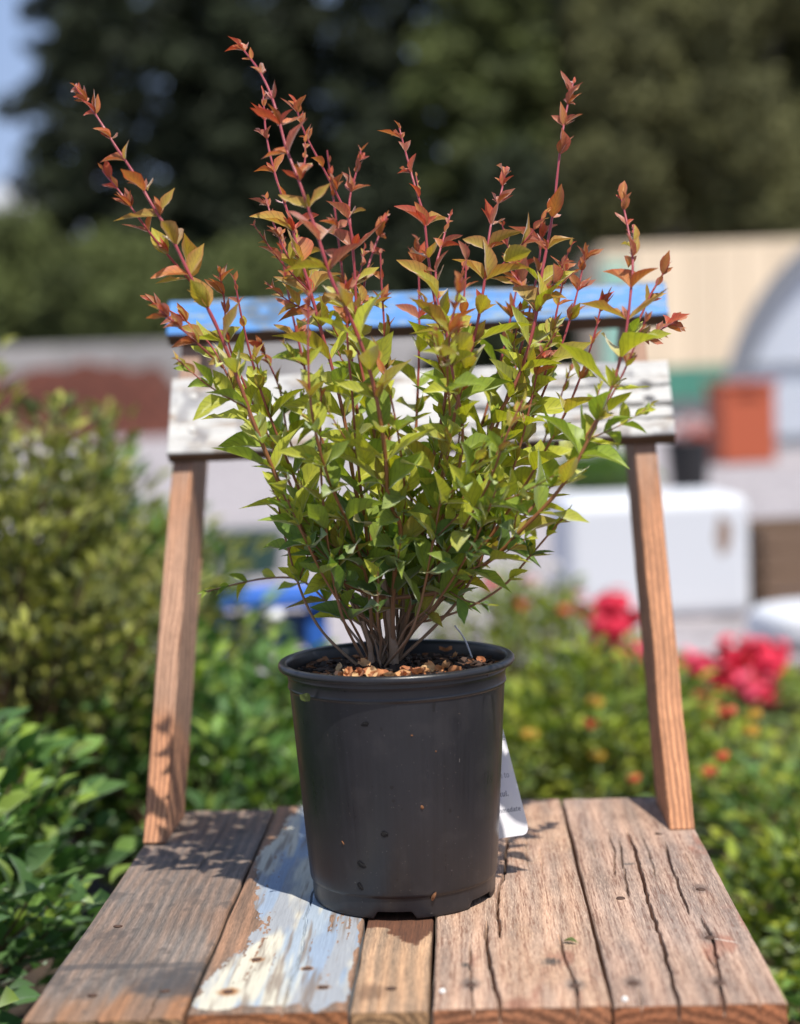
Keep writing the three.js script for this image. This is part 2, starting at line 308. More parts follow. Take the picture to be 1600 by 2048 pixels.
  defs.forEach((d, i) => {
    const w = d.x1 - d.x0, cx = (d.x0 + d.x1) / 2;
    const cr = d.cr.map((c) => ({ ...c, p: c.p.map(([x, z]) => [x - cx, z]) }));
    const o = part('seat_plank', plank({ w, l: L, t: T, dx: 0.0008, dz: 0.003, cracks: cr, seed: i * 3.7 + 1, ragged: d.ragged ?? 0.0007, rough: 0.0006 }), [d.m, d.e], chair);
    o.position.set(cx, SEAT_Y - [0.0015, 0.0, 0.001, -0.0005, 0][i], [0.004, -0.002, -0.001, 0.0005, 0.0012][i] - 0.005);
    o.userData.label = d.label;
    for (const [x, z] of d.nails) { const n = part('nail', nailGeo, rust, o); n.position.set(x - cx, 0.0002, z); n.rotation.set((x * 917 % 0.3) - 0.1, 0, (z * 733 % 0.24) - 0.1); }
  });
  // back: posts lean away, two slats across their fronts
  const lean = 33 * D, up = V(0, Math.cos(lean), -Math.sin(lean)), out = V(0, Math.sin(lean), Math.cos(lean));
  const foot = V(0, SEAT_Y + 0.0005, -0.183);
  const onBack = (x, s, o) => V(x, foot.y, foot.z).addScaledVector(up, s).addScaledVector(out, o);
  const pe = endGrain([150, 110, 80], 7);
  const postMat = (s) => woodMat(0.026, 0.72, [182, 130, 96], { seed: s, bands: 26, grey: 0.6, weather: [158, 134, 118], swing: 0.18, bump: 0.0012, over: (x, z, c, q) => {
    mix3(c, 168 * (0.85 + 0.3 * q.fi), 142 * (0.85 + 0.3 * q.fi), 126 * (0.85 + 0.3 * q.fi), 0.75 * smooth(0.02, 0.16, z + (fbm(x * 100, z * 12, 3) - 0.5) * 0.2));
    if (q.rg < 0.2) mix3(c, 142, 88, 60, 0.4);
  } }, 128, 1024);
  for (const [x0, x1, xt, s, lab] of [[-0.307, -0.281, -0.014 + 0.0205, 5, 'left back post of reddish softwood'], [0.280, 0.308, 0.0, 9, 'right back post of reddish softwood with dark inner side']]) {
    const l = 0.715, o = part('back_post', plank({ w: x1 - x0, l, t: 0.104, dx: 0.0013, dz: 0.004, wob: 0.0011, rough: 0.0010, r: 0.0022, seed: s, shear: Math.tan(lean) }), [postMat(s), pe], chair);
    const c0 = (x0 + x1) / 2, uz = up.clone().add(V(xt * 1.9, 0, 0)).normalize(), ux = V(-1, 0, 0).addScaledVector(uz, uz.x).normalize(), uy = uz.clone().cross(ux);
    const m = new THREE.Matrix4().makeBasis(ux, uy, uz);
    o.quaternion.setFromRotationMatrix(m); o.position.copy(V(c0, foot.y, foot.z).addScaledVector(uz, l / 2)); o.userData.label = lab;
  }
  // slats: plank's x runs down the back, its z along the chair's x
  const slat = (w, sMid, x0, x1, t, tilt, mats, label, opt) => {
    opt.cracks = (opt.cracks ?? []).map((c) => ({ ...c, p: c.p.map(([x, z]) => [-x, z]) })); opt.knots = (opt.knots ?? []).map(([x, z, a, b]) => [-x, z, a, b]);
    const l = x1 - x0, o = part('back_slat', plank({ w, l, t, dx: 0.0011, dz: 0.003, seed: opt.seed, bareSides: true, r: 0.002, wob: opt.wob ?? 0.0014, rough: 0.0007, ...opt }), mats, chair);
    const uz = V(1, 0, 0).applyAxisAngle(out, tilt), ux = up.clone().applyAxisAngle(out, tilt);
    o.quaternion.setFromRotationMatrix(new THREE.Matrix4().makeBasis(ux, out, uz));
    o.position.copy(onBack((x0 + x1) / 2, sMid, t + 0.001)); o.userData.label = label; return o;
  };
  const under = endGrain([120, 92, 72], 8);
  const bareUnder = (x, h, c, q) => { if (x > h - 0.0012) mix3(c, 104, 74, 54, 0.9); };
  const blueMat = woodMat(0.055, 0.655, [122, 112, 104], { seed: 14, bands: 10, grey: 0.3, bump: 0.0007, roughness: 0.6, over: (xu, z, c, q) => {
    const x = -xu;
    const wear = fbm(x * 120 + 3, z * 26 + 9, 4) * 0.7 + 0.3 * q.fi, e = smooth(-0.0275, -0.019, x + (fbm(z * 60, 2, 3) - 0.5) * 0.012);
    const k = clamp((1 - smooth(0.6, 0.72, wear)) * (0.25 + 0.75 * e)), t = fbm(x * 60, z * 9, 3);
    mix3(c, lerp(46, 82, t) , lerp(118, 150, t), lerp(192, 218, t), k);
    mix3(c, 150, 160, 166, 0.75 * smooth(0.6, 0.68, fbm(x * 300 + 2, z * 60, 3)) * k); mix3(c, 60, 62, 66, 0.6 * smooth(0.016, 0.004, Math.abs(Math.hypot(x + 0.006, (z + 0.20) * 1.0) - 0.016) + (q.fi - 0.5) * 0.008) * 0.8);
    bareUnder(x, 0.0275, c, q);
    return q.h * 0.5 + 0.5 * k;
  } });
  slat(0.055, 0.700, -0.314, 0.337, 0.026, 0.2 * D, [blueMat, under], 'top back slat with worn sky blue paint', { seed: 41 });
  const whiteMat = woodMat(0.112, 0.634, [140, 120, 104], { seed: 17, bands: 12, grey: 0.5, bump: 0.001, roughness: 0.75, over: (xu, z, c, q) => {
    const x = -xu;
    const wear = fbm(x * 70 + 13, z * 22 + 2, 4) * 0.62 + 0.38 * q.fi, bare = smooth(0.54, 0.7, wear), bot = smooth(0.03, 0.058, x) * smooth(0.45, 0.7, fbm(z * 40, x * 30, 3));
    const k = clamp(1 - 0.8 * bare - 0.65 * bot), t = fbm(x * 30 + 7, z * 12, 3);
    mix3(c, lerp(184, 216, t), lerp(183, 213, t), lerp(182, 207, t), k);
    mix3(c, 128, 126, 130, 0.55 * smooth(0.55, 0.75, fbm(x * 34 + 3, z * 44, 4)));
    const st = Math.max(smooth(0.05, 0.02, Math.abs(z + 0.075) + (fbm(x * 50, z * 50, 3) - 0.5) * 0.06));
    mix3(c, 132, 130, 134, 0.5 * st * q.fi * 1.4);
    if (q.fi < 0.33) mix3(c, 124, 112, 104, 0.55);
    bareUnder(x, 0.058, c, q);
    return q.h * 0.6 + 0.4 * k;
  } });
  const W = slat(0.112, 0.551, -0.304, 0.330, 0.022, 0.15 * D, [whiteMat, under], 'lower back slat with flaking white paint and splits at its right end', { seed: 52, wob: 0.0024,
    cracks: [{ p: [[0.007, 0.02], [0.008, 0.15], [0.010, 0.25], [0.0105, 0.317]], w: 0.00202, d: 0.02, open1: 1 }, { p: [[-0.021, 0.12], [-0.019, 0.24], [-0.018, 0.317]], w: 0.00094, d: 0.012, open1: 1 }, { p: [[0.033, -0.05], [0.030, 0.2], [0.031, 0.317]], w: 0.00065, d: 0.01, open1: 1 }, { p: [[-0.036, 0.1], [-0.034, 0.3]], w: 0.00036, d: 0.004 }, { p: [[0.045, 0.0], [0.046, 0.27]], w: 0.00043, d: 0.004 }, { p: [[0.02, -0.298], [0.03, -0.278], [0.056, -0.262]], w: 0.00079, d: 0.01 }],
    knots: [[-0.018, 0.285, 0.009, 0.008], [0.004, 0.288, 0.008, 0.008], [-0.022, -0.207, 0.006, 0.01], [-0.027, -0.287, 0.0068, 0.0014], [0.022, -0.287, 0.0068, 0.0014]] });
  for (const [x, z] of [[0.027, -0.287], [-0.022, -0.287]]) { const n = part('nail', nailGeo, paintedNail, W); n.position.set(x, 0.0004, z); n.scale.set(1.05, 1.2, 1.05); }
  // frame below the seat
  const legMat = std({ color: lin(0.3, 0.17, 0.1), roughness: 0.85 });
  for (const x of [-0.27, 0.27]) for (const z of [-0.27, 0.27]) { const o = part('leg', new RoundedBoxGeometry(0.045, SEAT_Y - T - 0.002, 0.07, 2, 0.004), legMat, chair); o.position.set(x, (SEAT_Y - T - 0.002) / 2, z); }
  for (const z of [-0.27, 0.27]) { const o = part("seat_rail", new RoundedBoxGeometry(0.493, 0.07, 0.022, 2, 0.003), legMat, chair); o.position.set(0, SEAT_Y - T - 0.037, z); }
}
// ---------------------------------------------------------------- nursery pot, bark, tag
const POT = V(-0.009, SEAT_Y + 0.001, 0.007), PH = 0.234;
{
  const pot = thing('nursery_pot', 'black plastic nursery pot standing on the wooden chair seat', 'pot', POT.toArray());
  const potMap = texture(1024, 512, (u, v, c) => {
    const a = u * 0.65, b = v * 0.235, st = fbm(u * 300, v * 3, 3), cl = fbm(a * 30, b * 30, 4);
    let k = 34 + 6 * (cl - 0.5) + 6 * (st - 0.5);
    c[0] = k * 0.98; c[1] = k * 0.985; c[2] = k * 1.1;
    const dust = smooth(0.56, 0.78, fbm(a * 46 + 3, b * 46 + 5, 4));
    mix3(c, 84, 78, 74, dust * 0.14);
    const s = noise(a * 900, b * 900), s2 = noise(a * 700 + 9, b * 700 + 4);
    if (s > 0.985) mix3(c, 150, 142, 134, 0.7);
    if (s2 > 0.985) mix3(c, 120, 104, 90, 0.8);
    const sp = fbm(a * 120 + 7, b * 160 + 2, 2); if (sp > 0.9) mix3(c, 20, 19, 20, 0.8);
    const hx = noise(a * 1500, b * 240 + 30); if (hx > 0.985) mix3(c, 132, 124, 116, 0.5);
  });
  const potRough = texture(512, 256, (u, v, c) => { const k = 0.22 + 0.14 * fbm(u * 26, v * 12, 4) + 0.1 * noise(u * 400, v * 3); c[0] = c[1] = c[2] = k * 255; }, false);
  const black = phy({ map: potMap, roughnessMap: potRough, roughness: 1, specularIntensity: 1 });
  const lathe = (p, n = 220) => new THREE.LatheGeometry(p.map((q) => new THREE.Vector2(q[0], q[1])), n, Math.PI);
  // wall with drain notches cut into its foot ring
  const wallP = [[0.0845, 0.006], [0.0868, 0.0005], [0.0885, 0.0], [0.0894, 0.001], [0.0897, 0.004], [0.0902, 0.012], [0.0904, 0.0195], [0.0908, 0.0208], [0.0922, 0.0216], [0.0926, 0.024], [0.0929, 0.028]];
  for (let i = 1; i <= 24; i++) { const t = i / 24; wallP.push([0.0929 + (0.1054 - 0.0929) * t, 0.028 + (0.2075 - 0.028) * t]); }
  const wall = lathe(wallP, 300), q = wall.attributes.position;
  for (let i = 0; i < q.count; i++) {
    const x = q.getX(i), y = q.getY(i), z = q.getZ(i), a = Math.atan2(x, z);
    for (const n of [-0.11, 0.98, 2.0, 3.05, -2.15]) {
      const d = Math.abs(Math.atan2(Math.sin(a - n), Math.cos(a - n)));
      if (y < 0.0185) { const k = smooth(0.24, 0.17, d); if (k > 0) q.setY(i, lerp(y, Math.max(y, 0.0075), k)); }
    }
  }
  wall.computeVertexNormals();
  part('wall', wall, black, pot);
  part('collar', lathe([[0.1054, 0.2072], [0.1058, 0.2082], [0.1067, 0.2088], [0.1071, 0.2098], [0.1070, 0.2112], [0.1063, 0.2120], [0.1066, 0.2180], [0.1069, 0.2205], [0.1076, 0.2212], [0.1077, 0.2226], [0.1073, 0.2236], [0.1078, 0.2275]]), black, pot);
  part('rim', lathe([[0.1075, 0.2262], [0.1110, 0.2263], [0.1140, 0.2268], [0.1153, 0.2280], [0.1158, 0.2300], [0.1155, 0.2322], [0.1143, 0.2338], [0.1122, 0.2344], [0.1095, 0.2341], [0.1078, 0.2328], [0.1068, 0.229], [0.1058, 0.222], [0.1045, 0.21], [0.1032, 0.195], [0.1018, 0.175]]), black, pot);
  const fl = part('floor', new THREE.CylinderGeometry(0.0855, 0.0855, 0.004, 64), black, pot); fl.position.y = 0.016;
  // mud and bark crumbs stuck to the outside
  const crumbM = std({ color: lin(0.2, 0.085, 0.035), roughness: 0.95 }), mudM = std({ color: lin(0.008, 0.007, 0.007), roughness: 0.9 });
  const crumb = new THREE.IcosahedronGeometry(1, 1); { const p = crumb.attributes.position; for (let i = 0; i < p.count; i++) { const k = 0.7 + 0.6 * noise(p.getX(i) * 3 + 5, p.getY(i) * 3 + p.getZ(i) * 2); p.setXYZ(i, p.getX(i) * k, p.getY(i) * k, p.getZ(i) * k); } crumb.computeVertexNormals(); }
  const stick = (ang, y, sx, sy, sz, m) => { const r = lerp(0.0926, 0.1054, clamp((y - 0.024) / 0.1835)); const o = part('crumb', crumb, m, pot); o.position.set(Math.sin(ang) * (r + sz * 0.3), y, Math.cos(ang) * (r + sz * 0.3)); o.rotation.set(0.4, ang, ang * 9); o.scale.set(sx, sy, sz); };
  stick(0.30, 0.021, 0.0018, 0.0045, 0.0016, crumbM); stick(0.2, 0.108, 0.0022, 0.0015, 0.0012, crumbM); stick(0.12, 0.177, 0.0008, 0.0011, 0.0006, crumbM);
  stick(0.34, 0.16, 0.0006, 0.001, 0.0005, crumbM); stick(-0.62, 0.072, 0.0008, 0.0026, 0.0006, crumbM); 
  stick(-0.17, 0.083, 0.0034, 0.0036, 0.0008, mudM); stick(-0.42, 0.052, 0.006, 0.0028, 0.0007, mudM); stick(-0.45, 0.03, 0.006, 0.0022, 0.0006, mudM); stick(-0.3, 0.188, 0.004, 0.0028, 0.0005, mudM);
  // bark mulch fill
  const rnd = mulberry(9), soil = thing('bark_mulch', 'dark brown bark mulch filling the black pot', 'mulch', [POT.x, POT.y, POT.z]);
  soil.userData.kind = 'stuff';
  const surf = (x, z) => 0.2225 + 0.045 * z + 0.006 * (1 - Math.hypot(x, z) / 0.1) + 0.005 * (fbm(x * 60 + 3, z * 60 + 8, 3) - 0.5);
  const sg = new THREE.CircleGeometry(0.1028, 96, 0, Math.PI * 2).rotateX(-Math.PI / 2);
  const ring = []; for (let i = 0; i <= 40; i++) ring.push(new THREE.Vector2(0.1035 * i / 40, 0));
  const bed = new THREE.LatheGeometry(ring, 120); { const p = bed.attributes.position; for (let i = 0; i < p.count; i++) p.setY(i, surf(p.getX(i), p.getZ(i)) - 0.002); bed.computeVertexNormals(); const n = bed.attributes.normal; if (n.getY(200) < 0) { bed.index.array.reverse(); bed.computeVertexNormals(); } }
  const soilMap = texture(256, 256, (u, v, c) => { const k = 24 + 40 * fbm(u * 40, v * 40, 4); c[0] = k * 1.25; c[1] = k * 0.85; c[2] = k * 0.62; });
  part('soil', bed, std({ map: soilMap, roughness: 1 }), soil);
  const chip = new THREE.BoxGeometry(1, 1, 1, 3, 1, 1); { const p = chip.attributes.position; for (let i = 0; i < p.count; i++) { const x = p.getX(i); p.setXYZ(i, x, p.getY(i) * (1 - Math.abs(x) * 0.9) + 0.25 * Math.sin(x * 5), p.getZ(i) * (1 - Math.abs(x) * 0.8)); } chip.computeVertexNormals(); }
  const chips = new THREE.InstancedMesh(chip, std({ color: 0xffffff, roughness: 0.95 }), 620), M = new THREE.Matrix4(), Q = new THREE.Quaternion(), E = new THREE.Euler();
  for (let i = 0; i < 620; i++) {
    const r = 0.1 * Math.sqrt(rnd()), a = rnd() * 7, x = Math.cos(a) * r, z = Math.sin(a) * r, s = 0.005 + 0.013 * rnd() ** 1.6;
    E.set((rnd() - 0.5) * 0.9, rnd() * 7, (rnd() - 0.5) * 0.8); Q.setFromEuler(E);
    M.compose(V(x, surf(x, z) + 0.0015 * rnd(), z), Q, V(s, s * 0.25, s * 0.4)); chips.setMatrixAt(i, M);
    const k = rnd(), b = 0.35 + 1.1 * rnd() ** 2; chips.setColorAt(i, k > 0.86 ? lin(0.22 * b, 0.085 * b, 0.03 * b) : lin(0.055 * b, 0.03 * b, 0.02 * b));
  }
  chips.name = 'bark_chips'; chips.userData.kind = 'stuff'; chips.castShadow = true; soil.add(chips);
  // dried petals lying on the bark
  const pg = new THREE.PlaneGeometry(1, 1, 4, 6).rotateX(-Math.PI / 2); { const p = pg.attributes.position; for (let i = 0; i < p.count; i++) { const x = p.getX(i), z = p.getZ(i), w = Math.sqrt(Math.max(0, 1 - 3.6 * z * z)); p.setXYZ(i, x * w, 0.9 * x * x + 0.5 * z * z + 0.1 * Math.sin(x * 9 + z * 7), z); } pg.computeVertexNormals(); }
  const pm = [lin(0.55, 0.22, 0.08), lin(0.62, 0.32, 0.13), lin(0.4, 0.14, 0.05), lin(0.66, 0.42, 0.2)].map((c) => phy({ color: c, roughness: 0.9, side: THREE.DoubleSide, transmission: 0.25, thickness: 0 }));
  const spots = [];
  for (let i = 0; i < 20; i++) spots.push([-0.034 + 0.05 * (rnd() - 0.5), 0.083 + 0.022 * (rnd() - 0.5)]);
  for (let i = 0; i < 14; i++) spots.push([0.03 + 0.05 * (rnd() - 0.5), 0.075 + 0.035 * (rnd() - 0.5)]);
  for (let i = 0; i < 8; i++) { const a = rnd() * 7, r = 0.03 + 0.06 * rnd(); spots.push([Math.cos(a) * r, Math.sin(a) * r]); }
  spots.forEach(([x, z], i) => {
    if (Math.hypot(x, z) > 0.098) return;
    const o = solo('dried_petal', pg, pm[i % 4], 'curled dry orange petal lying on the bark mulch in the pot', 'petal', 'dry petals on the mulch'), s = 0.008 + 0.008 * rnd();
    o.position.set(POT.x + x, POT.y + surf(x, z) + 0.003 + 0.003 * rnd(), POT.z + z); o.rotation.set((rnd() - 0.5) * 1.6, rnd() * 7, (rnd() - 0.5) * 1.6); o.scale.set(s * 0.75, s * 0.75, s);
  });
  // plant tag hanging behind the right side of the pot
  const cv = document.createElement('canvas'); cv.width = 256; cv.height = 512; const cx = cv.getContext('2d');
  cx.fillStyle = '#dcdade'; cx.fillRect(0, 0, 256, 512); cx.fillStyle = '#74747e'; cx.textAlign = 'left';
  for (const [s, x, y, f] of [['incorre', 108, 165, 'bold 30px'], ['igue', 108, 234, 'bold 30px'], ['full sun to', 80, 300, '28px'], ['8x. xul.', 98, 366, 'bold 27px'], ['easonmodate', 78, 424, 'bold 24px'], ['rd.', 96, 452, 'bold 24px']]) { cx.font = f + ' sans-serif'; cx.fillText(s, x, y); }
  const ct = new THREE.CanvasTexture(cv); ct.colorSpace = THREE.SRGBColorSpace;
  const tw = 0.055, th = 0.142, sh = new THREE.Shape(); const hw = tw / 2, cr = 0.007;
  sh.moveTo(-hw * 0.3, th); sh.lineTo(hw * 0.3, th); sh.bezierCurveTo(hw * 0.45, th, hw * 0.5, th * 0.97, hw * 0.53, th * 0.93); sh.lineTo(hw, cr * 1.6); sh.quadraticCurveTo(hw + 0.001, 0, hw - cr, 0); sh.lineTo(-hw + cr, 0); sh.quadraticCurveTo(-hw, 0, -hw, cr * 1.6); sh.lineTo(-hw * 0.53, th * 0.93); sh.closePath();
  const tg = new THREE.ExtrudeGeometry(sh, { depth: 0.0006, bevelEnabled: false, curveSegments: 8 }); { const p = tg.attributes.position, u = tg.attributes.uv; for (let i = 0; i < p.count; i++) { u.setXY(i, p.getX(i) / tw + 0.5, p.getY(i) / th); } }
  const tagO = thing('plant_tag', 'white plastic plant label hanging behind the black pot', 'label', [0.0905, 0.4925, -0.022], 0.05);
  const tm = part('card', tg, std({ map: ct, roughness: 0.45 }), tagO); tm.rotation.set(-0.25, 0, 0.09); tm.userData.label = 'white card with small grey print';
  part('loop', tube([V(-0.01, th * 0.97, -0.001), V(-0.02, th + 0.03, -0.006), V(-0.03, th + 0.06, -0.012), V(-0.04, th + 0.075, 0.0)], () => 0.0009, 16, 6), tm.material, tagO);
}
// ---------------------------------------------------------------- the potted shrub
const veinMap = texture(128, 256, (u, v, c) => {
  const x = Math.abs(u - 0.5) * 2, mid = smooth(0.07, 0.015, x), side = Math.sin((v * 1.0 - x * 0.28) * 44) * 0.5 + 0.5;
  let k = 232 + 30 * (fbm(u * 9, v * 14, 3) - 0.5) - 26 * smooth(0.8, 1.0, side) * (1 - mid);
  c[0] = k; c[1] = k; c[2] = k * 0.96; mix3(c, 255, 246, 190, mid * 0.75);
});
// leaf: base at the origin, along +z, upper face +y, unit length and width
function leafGeo(fold, curl, twist, across = 4, along = 6, point = 1) {
  const pos = [], uv = [], idx = [];
  for (let j = 0; j <= along; j++) {
    const t = j / along, w = 1.0 * Math.pow(Math.sin(Math.PI * Math.pow(t, 0.74)), 0.9 + 0.45 * point * t * t);
    const a = -curl * t * 1.6, y = curl * 0.35 * t - curl * 0.75 * t * t, tw = twist * t;
    for (let i = 0; i <= across; i++) {
      const s = i / across * 2 - 1, x = s * 0.5 * Math.max(w, j === 0 ? 0.06 : 0.0), f = Math.abs(s) ** 1.3 * fold * w * 0.5 + 0.03 * w * Math.sin(t * 11 + s * 2) * Math.abs(s);
      pos.push(x * Math.cos(tw) - f * Math.sin(tw), y + f * Math.cos(tw) + x * Math.sin(tw), t * (1 - 0.1 * Math.abs(a))); uv.push(i / across, t);
    }
  }
  for (let j = 0; j < along; j++) for (let i = 0; i < across; i++) { const a = j * (across + 1) + i, b = a + across + 1; idx.push(a, b, a + 1, a + 1, b, b + 1); }
  const g = new THREE.BufferGeometry();
  g.setAttribute('position', new THREE.Float32BufferAttribute(pos, 3)); g.setAttribute('uv', new THREE.Float32BufferAttribute(uv, 2)); g.setIndex(idx); g.computeVertexNormals();
  return g;
}
const LEAVES = [leafGeo(0.22, 0.16, 0.2), leafGeo(0.32, 0.3, -0.3), leafGeo(0.14, 0.08, 0.4), leafGeo(0.36, 0.42, 0.1), leafGeo(0.2, -0.14, -0.25), leafGeo(0.26, 0.22, -0.45)];
const leafMat = (o) => phy({ map: veinMap, roughness: 0.95, transmission: 0.5, thickness: 0, side: THREE.DoubleSide, clearcoat: 0.22, clearcoatRoughness: 0.3, ...o });
